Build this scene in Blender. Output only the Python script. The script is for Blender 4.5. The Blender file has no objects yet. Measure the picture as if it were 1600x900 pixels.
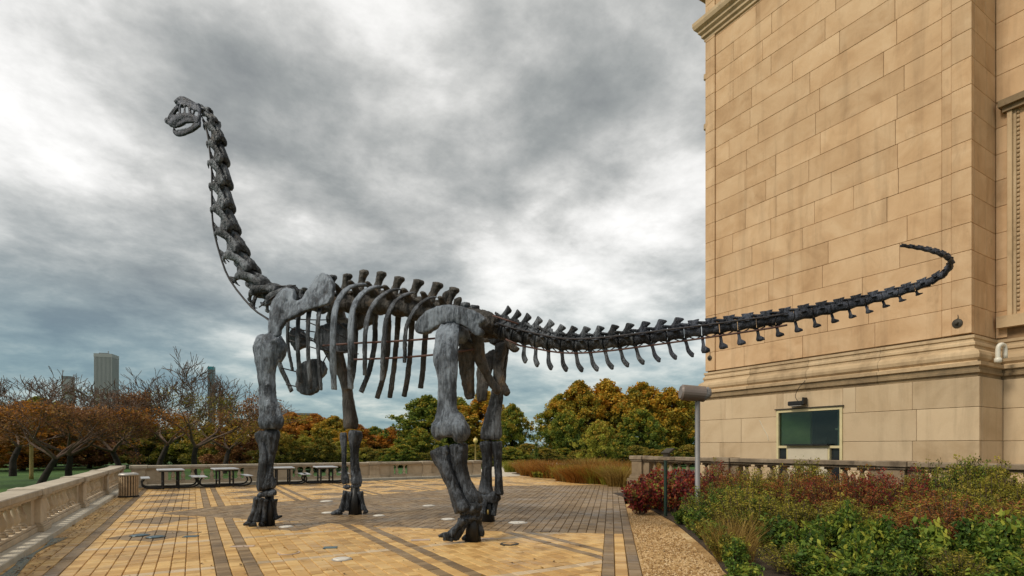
import bpy, bmesh, math, random
import numpy as np
from mathutils import Vector, Matrix, noise as mnoise
from mathutils.geometry import tessellate_polygon

random.seed(7)
scn = bpy.context.scene
col = scn.collection
R = math.radians

# ------------------------------------------------------------------ camera
# world: X runs across the terrace, Y along the museum wall, Z up; metres
EYE = 1.7
YAW = R(30.75)
FPX = 840.0
FWD = Vector((math.sin(YAW), math.cos(YAW), 0))
RGT = Vector((math.cos(YAW), -math.sin(YAW), 0))
cam = bpy.data.cameras.new('camera')
cam.sensor_width = 36
cam.lens = FPX / 1600 * 36
cam.shift_y = (698 - 450) / 1600
cam.clip_end = 8000
camo = bpy.data.objects.new('camera', cam)
camo.location = (0, 0, EYE)
camo.rotation_euler = (R(90), 0, -YAW)
col.objects.link(camo)
scn.camera = camo

def at(u, v, D):
    """point seen at u,v of a 1600x900 survey picture, D metres ahead"""
    p = FWD * D + RGT * ((u - 800) / FPX * D)
    p.z = EYE + (698 - v) / FPX * D
    return p

def gp(u, v, z=0.0):
    """point on level z seen at u,v"""
    return at(u, v, (EYE - z) * FPX / (v - 698))

def campos(x, D, z=0.0):
    p = FWD * D + RGT * x
    p.z = z
    return p

# ------------------------------------------------------------------ sky and sun
SUN_EL, SUN_DIR = R(46), Vector((-0.97, 0.05, 0))
world = bpy.data.worlds.new('World')
scn.world = world
world.use_nodes = True
nt = world.node_tree
for n in list(nt.nodes):
    nt.nodes.remove(n)
def N(tree, kind, **kw):
    n = tree.nodes.new(kind)
    for k, v in kw.items():
        if k.startswith('i_'):
            n.inputs[k[2:].replace('_', ' ')].default_value = v
        else:
            setattr(n, k, v)
    return n
def Lk(tree, a, b):
    tree.links.new(a, b)
def math_n(tree, op, a=None, b=None, c=None, clamp=False):
    n = tree.nodes.new('ShaderNodeMath'); n.operation = op; n.use_clamp = clamp
    for i, x in enumerate((a, b, c)):
        if x is None: continue
        if isinstance(x, (int, float)): n.inputs[i].default_value = x
        else: tree.links.new(x, n.inputs[i])
    return n.outputs[0]
def vmath(tree, op, a=None, b=None):
    n = tree.nodes.new('ShaderNodeVectorMath'); n.operation = op
    for i, x in enumerate((a, b)):
        if x is None: continue
        if isinstance(x, (tuple, list, Vector)): n.inputs[i].default_value = tuple(x)
        else: tree.links.new(x, n.inputs[i])
    return n
def ramp(tree, fac, stops, interp='LINEAR'):
    n = tree.nodes.new('ShaderNodeValToRGB')
    n.color_ramp.interpolation = interp
    el = n.color_ramp.elements
    while len(el) > 1: el.remove(el[-1])
    el[0].position = stops[0][0]; el[0].color = tuple(stops[0][1]) + (1,)
    for p, c in stops[1:]:
        e = el.new(p); e.color = tuple(c) + (1,)
    tree.links.new(fac, n.inputs[0])
    return n.outputs[0]
def mixc(tree, fac, a, b, blend='MIX'):
    n = tree.nodes.new('ShaderNodeMix'); n.data_type = 'RGBA'; n.blend_type = blend
    for i, x in ((0, fac), (6, a), (7, b)):
        if isinstance(x, (int, float)): n.inputs[i].default_value = x
        elif isinstance(x, (tuple, list)): n.inputs[i].default_value = tuple(x) + (1,) if len(x) == 3 else tuple(x)
        else: tree.links.new(x, n.inputs[i])
    return n.outputs[2]
def noise_n(tree, vec, scale, detail=4, rough=0.55, dist=0.0):
    n = tree.nodes.new('ShaderNodeTexNoise')
    n.inputs['Scale'].default_value = scale; n.inputs['Detail'].default_value = detail
    n.inputs['Roughness'].default_value = rough; n.inputs['Distortion'].default_value = dist
    if vec is not None: tree.links.new(vec, n.inputs['Vector'])
    return n.outputs[0]

tc = N(nt, 'ShaderNodeTexCoord')
sep = N(nt, 'ShaderNodeSeparateXYZ'); Lk(nt, tc.outputs['Generated'], sep.inputs[0])
zc = math_n(nt, 'MAXIMUM', sep.outputs[2], 0.0)
den = math_n(nt, 'ADD', zc, 0.20)
px = math_n(nt, 'DIVIDE', sep.outputs[0], den)
py = math_n(nt, 'DIVIDE', sep.outputs[1], den)
cmb = N(nt, 'ShaderNodeCombineXYZ'); Lk(nt, px, cmb.inputs[0]); Lk(nt, py, cmb.inputs[1])
cmb.inputs[2].default_value = 3.7
n1 = noise_n(nt, cmb.outputs[0], 1.1, 10, 0.60, 0.15)
n2 = noise_n(nt, cmb.outputs[0], 3.2, 9, 0.60, 0.1)
cl = math_n(nt, 'ADD', math_n(nt, 'MULTIPLY', n1, 0.58), math_n(nt, 'MULTIPLY', n2, 0.42))
# the larger cloud masses of that day: (u, v, angular sharpness, brightness)
warp = vmath(nt, 'SCALE', vmath(nt, 'SUBTRACT', N(nt, 'ShaderNodeTexNoise', i_Scale=2.3, i_Detail=4.0).outputs[1], (0.5, 0.5, 0.5)).outputs[0])
warp.inputs[3].default_value = 0.34
wnoise = [n for n in nt.nodes if n.type == 'TEX_NOISE'][-1]
Lk(nt, tc.outputs['Generated'], wnoise.inputs['Vector'])
dirw = vmath(nt, 'NORMALIZE', vmath(nt, 'ADD', tc.outputs['Generated'], warp.outputs[0]).outputs[0]).outputs[0]
for (u, v, k, amp) in ((560, 30, 80, .17), (70, 90, 30, .05), (60, 330, 110, .12), (640, 170, 70, -.08), (270, 230, 90, -.09),
                       (130, 440, 110, -.12), (870, 255, 160, -.10), (1040, 370, 70, .12), (640, 350, 90, -.08), (430, 110, 90, -.05), (1000, 60, 40, .03),
                       (800, 440, 50, .09), (420, 340, 60, -.02), (930, 120, 70, -.06), (250, 90, 90, .05)):
    d = (at(u, v, 10) - Vector((0, 0, EYE))).normalized()
    dt = vmath(nt, 'DOT_PRODUCT', dirw, d).outputs['Value']
    g = math_n(nt, 'POWER', math_n(nt, 'MAXIMUM', dt, 0.0), float(k))
    cl = math_n(nt, 'MULTIPLY_ADD', g, amp, cl)
high = ramp(nt, cl, [(0.34, (.145, .152, .148)), (0.42, (.215, .222, .212)), (0.475, (.295, .297, .283)), (0.53, (.405, .402, .382)), (0.58, (.53, .522, .50)), (0.65, (.66, .648, .625))])
low = ramp(nt, cl, [(0.30, (.06, .118, .158)), (0.42, (.105, .18, .21)), (0.52, (.19, .262, .27)), (0.64, (.40, .425, .39))])
lowf = ramp(nt, sep.outputs[2], [(0.02, (1, 1, 1)), (0.13, (.72, .72, .72)), (0.26, (.15, .15, .15)), (0.36, (0, 0, 0))])
clouds = mixc(nt, lowf, high, low)
sky = N(nt, 'ShaderNodeTexSky', sky_type='NISHITA')
sky.sun_disc = False
sky.sun_elevation = SUN_EL
sky.sun_rotation = math.atan2(SUN_DIR.x, SUN_DIR.y)
skys = mixc(nt, 1.0, sky.outputs[0], (.08, .08, .08), 'MULTIPLY')
allsky = mixc(nt, 0.90, skys, clouds)
bg = N(nt, 'ShaderNodeBackground'); bg.inputs[1].default_value = 1.0
Lk(nt, allsky, bg.inputs[0])
wo = N(nt, 'ShaderNodeOutputWorld'); Lk(nt, bg.outputs[0], wo.inputs[0])

sun = bpy.data.lights.new('sun', 'SUN')
sun.energy = 1.5; sun.angle = R(14); sun.color = (1.0, 0.90, 0.74)
suno = bpy.data.objects.new('sun', sun)
sd = SUN_DIR.normalized() * math.cos(SUN_EL) + Vector((0, 0, math.sin(SUN_EL)))
suno.rotation_euler = sd.to_track_quat('Z', 'Y').to_euler()
suno.location = (-30, -10, 40)
col.objects.link(suno)

scn.view_settings.view_transform = 'Standard'
scn.view_settings.look = 'None'
scn.view_settings.exposure = 0.78
scn.view_settings.gamma = 1
scn.view_settings.use_curve_mapping = False
scn.cycles.max_bounces = 6

# ------------------------------------------------------------------ materials
def new_mat(name):
    m = bpy.data.materials.new(name); m.use_nodes = True
    t = m.node_tree
    b = t.nodes['Principled BSDF']
    return m, t, b
def coords(t, kind='Object', scale=(1, 1, 1)):
    if kind == 'World':
        src = t.nodes.new('ShaderNodeNewGeometry').outputs['Position']
    else:
        src = t.nodes.new('ShaderNodeTexCoord').outputs[kind]
    mp = t.nodes.new('ShaderNodeMapping'); mp.inputs['Scale'].default_value = scale
    t.links.new(src, mp.inputs[0])
    return mp.outputs[0]
def bump(t, b, height, strength=.4, dist=.02):
    n = t.nodes.new('ShaderNodeBump'); n.inputs['Strength'].default_value = strength; n.inputs['Distance'].default_value = dist
    t.links.new(height, n.inputs['Height']); t.links.new(n.outputs[0], b.inputs['Normal'])
def rnd(t):
    return t.nodes.new('ShaderNodeObjectInfo').outputs['Random']
def attr(t, name):
    a = t.nodes.new('ShaderNodeAttribute'); a.attribute_name = name
    return a.outputs['Fac']

def plain(name, c, rough=.6, metal=0.0, var=.25, scale=6.0, bmp=.15, kind='Object'):
    m, t, b = new_mat(name)
    v = coords(t, kind)
    n = noise_n(t, v, scale, 6, .6)
    c2 = tuple(x * (1 - var) for x in c); c3 = tuple(min(1, x * (1 + var)) for x in c)
    cc = ramp(t, n, [(.3, c2), (.5, c), (.72, c3)])
    t.links.new(cc, b.inputs['Base Color'])
    b.inputs['Roughness'].default_value = rough; b.inputs['Metallic'].default_value = metal
    if bmp: bump(t, b, noise_n(t, v, scale * 6, 5, .65), bmp, .01)
    return m

def bone_mat(name, dark, mid, light, rust=0.0, bias=0.0):
    m, t, b = new_mat(name)
    v = coords(t, 'World')
    vs = coords(t, 'World', (7, 7, 1.6))
    n = noise_n(t, v, 1.7, 8, .62, .4)
    s = noise_n(t, vs, 2.2, 7, .65, .8)
    f = math_n(t, 'ADD', math_n(t, 'MULTIPLY_ADD', n, .55, bias), math_n(t, 'MULTIPLY', s, .45))
    c = ramp(t, f, [(.40, dark), (.485, mid), (.56, light), (.66, tuple(min(1, x * 1.5) for x in light))])
    if rust:
        rn = noise_n(t, v, 3.1, 6, .7)
        rf = ramp(t, rn, [(.56, (0, 0, 0)), (.70, (rust, rust, rust))])
        c = mixc(t, rf, c, (.16, .095, .035))
    t.links.new(c, b.inputs['Base Color'])
    b.inputs['Metallic'].default_value = .35
    r = ramp(t, s, [(.35, (.28, .28, .28)), (.65, (.52, .52, .52))])
    t.links.new(r, b.inputs['Roughness'])
    hb = math_n(t, 'ADD', math_n(t, 'MULTIPLY', noise_n(t, vs, 5, 8, .7, .6), .7), math_n(t, 'MULTIPLY', noise_n(t, v, 22, 5, .6), .3))
    bump(t, b, hb, 1.0, .045)
    return m

M = {}
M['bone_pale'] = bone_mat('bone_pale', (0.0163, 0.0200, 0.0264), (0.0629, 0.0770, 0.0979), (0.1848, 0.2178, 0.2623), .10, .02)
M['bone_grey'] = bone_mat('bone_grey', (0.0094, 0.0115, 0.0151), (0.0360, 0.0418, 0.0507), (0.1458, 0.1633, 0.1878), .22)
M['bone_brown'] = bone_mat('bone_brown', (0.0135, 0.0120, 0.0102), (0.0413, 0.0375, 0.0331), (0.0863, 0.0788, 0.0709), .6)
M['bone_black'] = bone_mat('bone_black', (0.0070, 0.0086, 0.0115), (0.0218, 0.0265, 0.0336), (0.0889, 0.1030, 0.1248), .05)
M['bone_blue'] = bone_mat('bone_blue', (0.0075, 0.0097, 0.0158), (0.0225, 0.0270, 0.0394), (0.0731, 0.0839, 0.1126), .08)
M['rod'] = plain('rod_steel', (.035, .032, .035), .5, .3, .3, 20)
M['rod_rust'] = plain('rod_rust', (.11, .055, .045), .65, .1, .35, 14)
M['steel_black'] = plain('steel_black', (.012, .013, .014), .5, .2, .3, 8)

def stone_mat(name, base, warm, dark, sc=.8, rndamt=.5, kind='World', stain=.5):
    m, t, b = new_mat(name)
    o = rnd(t)
    off = N(t, 'ShaderNodeCombineXYZ')
    for i_, k_ in enumerate((37.0, 91.0, 53.0)): t.links.new(math_n(t, 'MULTIPLY', o, k_), off.inputs[i_])
    v = vmath(t, 'ADD', coords(t, kind), off.outputs[0]).outputs[0]
    n = noise_n(t, v, sc, 8, .62, .5)
    n2 = noise_n(t, vmath(t, 'ADD', coords(t, kind, (1, 1, .35)), off.outputs[0]).outputs[0], sc * 2.6, 7, .66, 1.0)
    c = ramp(t, n, [(.3, dark), (.46, base), (.66, warm)])
    c = mixc(t, ramp(t, n2, [(.56, (0, 0, 0)), (.76, (stain, stain, stain))]), c, tuple(x * .55 for x in dark))
    k = math_n(t, 'MULTIPLY_ADD', o, rndamt, 1 - rndamt * .5)
    cc = N(t, 'ShaderNodeCombineColor')
    for i in range(3): t.links.new(k, cc.inputs[i])
    c = mixc(t, 1.0, c, cc.outputs[0], 'MULTIPLY')
    # a little hue drift from block to block
    c = mixc(t, math_n(t, 'MULTIPLY', math_n(t, 'FRACT', math_n(t, 'MULTIPLY', o, 17.3)), .35), c, warm)
    rs = noise_n(t, coords(t, 'World', (1.6, 1.6, .13)), 1.5, 7, .62, .3)
    c = mixc(t, ramp(t, rs, [(.52, (0, 0, 0)), (.74, (.38, .38, .38))]), c, tuple(x * .42 for x in dark))
    t.links.new(c, b.inputs['Base Color'])
    b.inputs['Roughness'].default_value = .8
    h = math_n(t, 'ADD', noise_n(t, v, 9, 7, .68), math_n(t, 'MULTIPLY', n2, .6))
    bump(t, b, h, .28, .02)
    return m
M['limestone'] = stone_mat('limestone', (.56, .36, .195), (.66, .46, .275), (.45, .27, .135), 1.0, .15, 'World', .45)
M['limestone_base'] = stone_mat('limestone_base', (.52, .39, .245), (.60, .47, .31), (.41, .29, .165), .55, .18, 'World', .32)
M['limestone_trim'] = stone_mat('limestone_trim', (.47, .34, .20), (.56, .42, .26), (.29, .20, .11), .9, .2, 'World', .6)
M['limestone_dark'] = stone_mat('limestone_dark', (.22, .155, .085), (.33, .24, .135), (.10, .072, .04), 1.2, .1, 'World', .6)  # darker limestone tones for the drip course and panel lintel
M['joint'] = plain('joint_mortar', (.30, .19, .10), .9, 0, .3, 3, .1, 'World')
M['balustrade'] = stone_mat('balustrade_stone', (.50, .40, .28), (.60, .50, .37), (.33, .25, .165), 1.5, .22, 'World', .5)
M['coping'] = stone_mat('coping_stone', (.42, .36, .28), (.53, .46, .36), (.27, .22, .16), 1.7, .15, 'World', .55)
M['balustrade_dark'] = stone_mat('balustrade_dark_stone', (.20, .145, .085), (.30, .22, .14), (.10, .07, .042), 1.5, .2, 'World', .5)  # balustrade stone in darker tones, for the museum side
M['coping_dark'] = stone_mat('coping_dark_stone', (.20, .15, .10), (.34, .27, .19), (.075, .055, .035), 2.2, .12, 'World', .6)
M['kerb'] = stone_mat('kerb_concrete', (.52, .48, .40), (.60, .56, .47), (.36, .32, .25), 1.6, .1, 'World', .5)

def paver_mat(name, dark, base, light):
    m, t, b = new_mat(name)
    v = coords(t, 'World')
    tint = math_n(t, 'ADD', attr(t, 'tint'), rnd(t))
    tint = math_n(t, 'FRACT', tint)
    n = noise_n(t, v, .55, 6, .6)
    n3 = noise_n(t, v, 14, 6, .7)
    f = math_n(t, 'ADD', math_n(t, 'MULTIPLY', tint, .45), math_n(t, 'ADD', math_n(t, 'MULTIPLY', n, .4), math_n(t, 'MULTIPLY', n3, .25)))
    c = ramp(t, f, [(.2, dark), (.5, base), (.85, light)])
    st = ramp(t, noise_n(t, v, 1.3, 7, .68, .6), [(.52, (0, 0, 0)), (.70, (.55, .55, .55))])
    c = mixc(t, st, c, tuple(x * .45 for x in dark))
    sp_ = ramp(t, noise_n(t, v, 4.5, 8, .75), [(.60, (0, 0, 0)), (.68, (.4, .4, .4))])
    c = mixc(t, sp_, c, tuple(x * .3 for x in dark))
    t.links.new(c, b.inputs['Base Color'])
    r = ramp(t, noise_n(t, v, .8, 5, .6), [(.35, (.36, .36, .36)), (.6, (.7, .7, .7))])
    t.links.new(r, b.inputs['Roughness'])
    bump(t, b, n3, .3, .008)
    return m
M['paver_yellow'] = paver_mat('paver_yellow', (.35, .19, .057), (.54, .33, .115), (.68, .46, .19))
M['paver_brown'] = paver_mat('paver_brown', (.12, .076, .035), (.215, .142, .070), (.305, .212, .115))
M['paver_pale'] = paver_mat('paver_pale', (.36, .26, .15), (.50, .37, .22), (.60, .47, .31))
M['sand'] = plain('joint_sand', (.15, .10, .045), .95, 0, .4, 2, .3, 'World')

def ground_mat(name, stops, sc=.3, fine=30, bmp=.5, rough=.95):
    m, t, b = new_mat(name)
    v = coords(t, 'World')
    f = math_n(t, 'ADD', math_n(t, 'MULTIPLY', noise_n(t, v, sc, 7, .6), .55), math_n(t, 'MULTIPLY', noise_n(t, v, fine, 6, .75), .45))
    t.links.new(ramp(t, f, stops), b.inputs['Base Color'])
    b.inputs['Roughness'].default_value = rough
    bump(t, b, noise_n(t, v, fine, 6, .75), bmp, .03)
    return m
M['lawn'] = ground_mat('lawn', [(.35, (.022, .052, .008)), (.5, (.036, .10, .010)), (.65, (.075, .135, .018))], .15, 6)
M['gravel'] = ground_mat('gravel', [(.40, (.20, .10, .03)), (.47, (.46, .27, .10)), (.53, (.60, .39, .17)), (.60, (.78, .58, .32))], .9, 38, 1.0)
M['soil'] = ground_mat('soil', [(.35, (.018, .012, .008)), (.5, (.045, .03, .018)), (.68, (.09, .06, .035))], 1.2, 20, .8)
M['path'] = ground_mat('path_concrete', [(.35, (.42, .37, .29)), (.5, (.55, .49, .40)), (.65, (.62, .57, .48))], .5, 12, .2)
M['water'] = plain('lake_water', (.10, .17, .20), .25, 0, .15, .05, .2, 'World')
M['asphalt'] = plain('asphalt', (.06, .06, .06), .9, 0, .2, 3, .2, 'World')

def leaf_mat(name, cols):
    m, t, b = new_mat(name)
    k = attr(t, 'tint')
    o = rnd(t)
    f = math_n(t, 'ADD', k, math_n(t, 'MULTIPLY', math_n(t, 'SUBTRACT', o, .5), .22))
    n = len(cols)
    c = ramp(t, f, [(i / (n - 1), cc) for i, cc in enumerate(cols)])
    t.links.new(c, b.inputs['Base Color'])
    b.inputs['Roughness'].default_value = .6
    b.inputs['Specular IOR Level'].default_value = .25
    # thin leaves let some light through
    tr = t.nodes.new('ShaderNodeBsdfTranslucent')
    t.links.new(c, tr.inputs[0])
    mx = t.nodes.new('ShaderNodeMixShader'); mx.inputs[0].default_value = .3
    out = t.nodes['Material Output']
    t.links.new(b.outputs[0], mx.inputs[1]); t.links.new(tr.outputs[0], mx.inputs[2]); t.links.new(mx.outputs[0], out.inputs[0])
    return m
M['leaf_green'] = leaf_mat('leaf_green', [(0.051, 0.090, 0.015), (0.128, 0.179, 0.026), (0.269, 0.294, 0.036), (0.512, 0.333, 0.038)])
M['leaf_gold'] = leaf_mat('leaf_gold', [(0.115, 0.128, 0.020), (0.294, 0.243, 0.031), (0.512, 0.333, 0.036), (0.614, 0.282, 0.028)])
M['leaf_orange'] = leaf_mat('leaf_orange', [(0.134, 0.074, 0.018), (0.330, 0.143, 0.019), (0.540, 0.196, 0.022), (0.540, 0.284, 0.044)])
M['leaf_olive'] = leaf_mat('leaf_olive', [(0.070, 0.077, 0.018), (0.166, 0.166, 0.026), (0.282, 0.243, 0.036), (0.422, 0.256, 0.038)])
M['leaf_lime'] = leaf_mat('leaf_lime', [(0.100, 0.125, 0.020), (0.250, 0.266, 0.033), (0.433, 0.416, 0.059), (0.449, 0.283, 0.042)])
M['leaf_russet'] = leaf_mat('leaf_russet', [(0.149, 0.063, 0.034), (0.276, 0.127, 0.057), (0.391, 0.196, 0.069), (0.437, 0.276, 0.081)])
M['leaf_burgundy'] = leaf_mat('leaf_burgundy', [(0.065, 0.021, 0.021), (0.247, 0.031, 0.034), (0.377, 0.072, 0.036), (0.195, 0.195, 0.039), (0.325, 0.312, 0.058)])
M['leaf_bed_olive'] = leaf_mat('leaf_bed_olive', [(0.064, 0.077, 0.017), (0.192, 0.192, 0.026), (0.358, 0.320, 0.044), (0.486, 0.371, 0.070)])
M['leaf_bed_green'] = leaf_mat('leaf_bed_green', [(0.031, 0.062, 0.013), (0.081, 0.156, 0.025), (0.188, 0.263, 0.035), (0.413, 0.413, 0.056)])
M['leaf_bed_red'] = leaf_mat('leaf_bed_red', [(0.090, 0.058, 0.020), (0.282, 0.090, 0.036), (0.410, 0.141, 0.044), (0.243, 0.205, 0.038), (0.346, 0.294, 0.058)])
M['grass_tan'] = leaf_mat('grass_tan', [(.12, .08, .02), (.30, .19, .045), (.42, .28, .08)])
M['grass_rust'] = leaf_mat('grass_rust', [(.13, .055, .012), (.30, .125, .022), (.42, .19, .035), (.32, .24, .05)])
M['gravel_stone'] = leaf_mat('gravel_stone', [(.16, .085, .03), (.42, .25, .10), (.60, .40, .18), (.80, .62, .38)])
M['fallen_leaf'] = leaf_mat('fallen_leaf', [(.06, .03, .012), (.16, .08, .02), (.30, .17, .03)])
M['bark'] = plain('bark', (.030, .023, .018), .95, 0, .4, 5, .6)
M['bark_grey'] = plain('bark_grey', (.13, .085, .06), .95, 0, .35, 5, .6)
M['wood_slat'] = plain('wood_slat', (.40, .29, .18), .7, 0, .25, 10)
M['rim_metal'] = plain('rim_metal', (.42, .40, .37), .45, .5, .15, 6)
M['table_top'] = plain('table_top', (.40, .42, .45), .5, 0, .12, 5)
M['pole_grey'] = plain('pole_grey', (.19, .19, .195), .5, .1, .12, 4)
M['lamp_grey'] = plain('lamp_grey', (.19, .16, .145), .45, .2, .12, 4)
M['green_paint'] = plain('green_paint', (.015, .04, .03), .5, 0, .2, 6)
M['cream_paint'] = plain('cream_paint', (.60, .52, .30), .55, 0, .1, 4)
M['cream_panel'] = plain('cream_panel', (.56, .50, .38), .6, 0, .1, 3)
M['green_wall'] = plain('green_wall', (.50, .58, .20), .7, 0, .15, 3)
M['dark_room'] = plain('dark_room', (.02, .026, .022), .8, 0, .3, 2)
M['white_plastic'] = plain('white_plastic', (.72, .70, .62), .4, 0, .08, 5)
M['cover_white'] = plain('cover_white', (.66, .62, .55), .45, .1, .12, 7)
M['cover_blue'] = plain('cover_blue', (.055, .105, .13), .3, .2, .35, 9)
M['cover_pink'] = plain('cover_pink', (.48, .37, .29), .6, 0, .2, 9)
M['iron'] = plain('iron_ring', (.05, .042, .03), .6, .3, .3, 12)
M['puddle'] = plain('puddle_water', (.11, .18, .20), .08, 0, .2, 2, 0)  # sky reflection painted in as a teal base colour
M['lamp_globe'] = plain('lamp_globe', (.75, .58, .20), .35, 0, .1, 4)
M['lamp_post'] = plain('lamp_post', (.34, .25, .08), .5, .1, .15, 4)
M['rock'] = stone_mat('rock_grey', (.22, .21, .20), (.32, .30, .27), (.12, .11, .10), 2.0, .1, 'World', .4)
M['tower_pale'] = plain('tower_pale', (.34, .35, .35), .7, 0, .06, .02)
M['tower_dark'] = plain('tower_dark', (.15, .165, .175), .5, 0, .1, .02)
M['tower_teal'] = plain('tower_teal', (.02, .20, .24), .3, 0, .2, .05)
M['tower_blue'] = plain('tower_blue', (.10, .14, .16), .4, 0, .2, .03)
M['tower_red'] = plain('tower_red', (.20, .10, .085), .8, 0, .15, .03)
M['brown_brick'] = plain('brown_brick', (.23, .13, .065), .9, 0, .15, .3)
M['roof_grey'] = plain('roof_grey', (.17, .18, .19), .8, 0, .1, .3)
M['tent_white'] = plain('tent_white', (.62, .57, .50), .7, 0, .1, .4)
M['car_red'] = plain('car_red', (.30, .02, .018), .3, 0, .1, 3, 0)
M['car_white'] = plain('car_white', (.62, .62, .62), .3, 0, .05, 3, 0)
M['tyre'] = plain('tyre', (.015, .015, .015), .9)
def glass_mat():
    m, t, b = new_mat('window_glass')
    b.inputs['Base Color'].default_value = (.55, .72, .62, 1)
    b.inputs['Roughness'].default_value = .03
    g = t.nodes.new('ShaderNodeBsdfTransparent'); g.inputs[0].default_value = (.74, .86, .80, 1)
    gl = t.nodes.new('ShaderNodeBsdfGlossy'); gl.inputs['Roughness'].default_value = .03
    fr = t.nodes.new('ShaderNodeFresnel'); fr.inputs[0].default_value = 1.5
    mx = t.nodes.new('ShaderNodeMixShader')
    t.links.new(fr.outputs[0], mx.inputs[0]); t.links.new(g.outputs[0], mx.inputs[1]); t.links.new(gl.outputs[0], mx.inputs[2])
    t.links.new(mx.outputs[0], t.nodes['Material Output'].inputs[0])
    return m
M['glass'] = glass_mat()
def car_glass():
    m, t, b = new_mat('dark_glass'); b.inputs['Base Color'].default_value = (.02, .025, .03, 1); b.inputs['Roughness'].default_value = .1
    return m
M['dark_glass'] = car_glass()

# ------------------------------------------------------------------ mesh helpers
def tag(o, label=None, cat=None, group=None, kind=None):
    if label: o['label'] = label
    if cat: o['category'] = cat
    if group: o['group'] = group
    if kind: o['kind'] = kind
    return o
def empty(name, loc=(0, 0, 0), rz=0.0, label=None, cat=None, group=None):
    o = bpy.data.objects.new(name, None)
    o.empty_display_size = .3
    o.location = loc; o.rotation_euler = (0, 0, rz)
    col.objects.link(o)
    return tag(o, label, cat, group)
def link_mesh(name, me, parent=None, loc=(0, 0, 0), mat=None):
    o = bpy.data.objects.new(name, me)
    if mat is not None and not me.materials: me.materials.append(mat)
    col.objects.link(o)
    if parent is not None: o.parent = parent
    o.location = loc
    return o
def copy_tree(o, parent=None):
    c = o.copy(); col.objects.link(c); c.parent = parent
    for ch in o.children: copy_tree(ch, c)
    return c

def catmull(pts, n):
    out = []
    P_ = [pts[0] * 2 - pts[1]] + list(pts) + [pts[-1] * 2 - pts[-2]]
    for i in range(1, len(P_) - 2):
        p0, p1, p2, p3 = P_[i - 1], P_[i], P_[i + 1], P_[i + 2]
        for j in range(n):
            t = j / n
            out.append(.5 * ((2 * p1) + (p2 - p0) * t + (2 * p0 - 5 * p1 + 4 * p2 - p3) * t * t + (3 * p1 - p0 - 3 * p2 + p3) * t ** 3))
    out.append(P_[-2])
    return out

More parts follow.
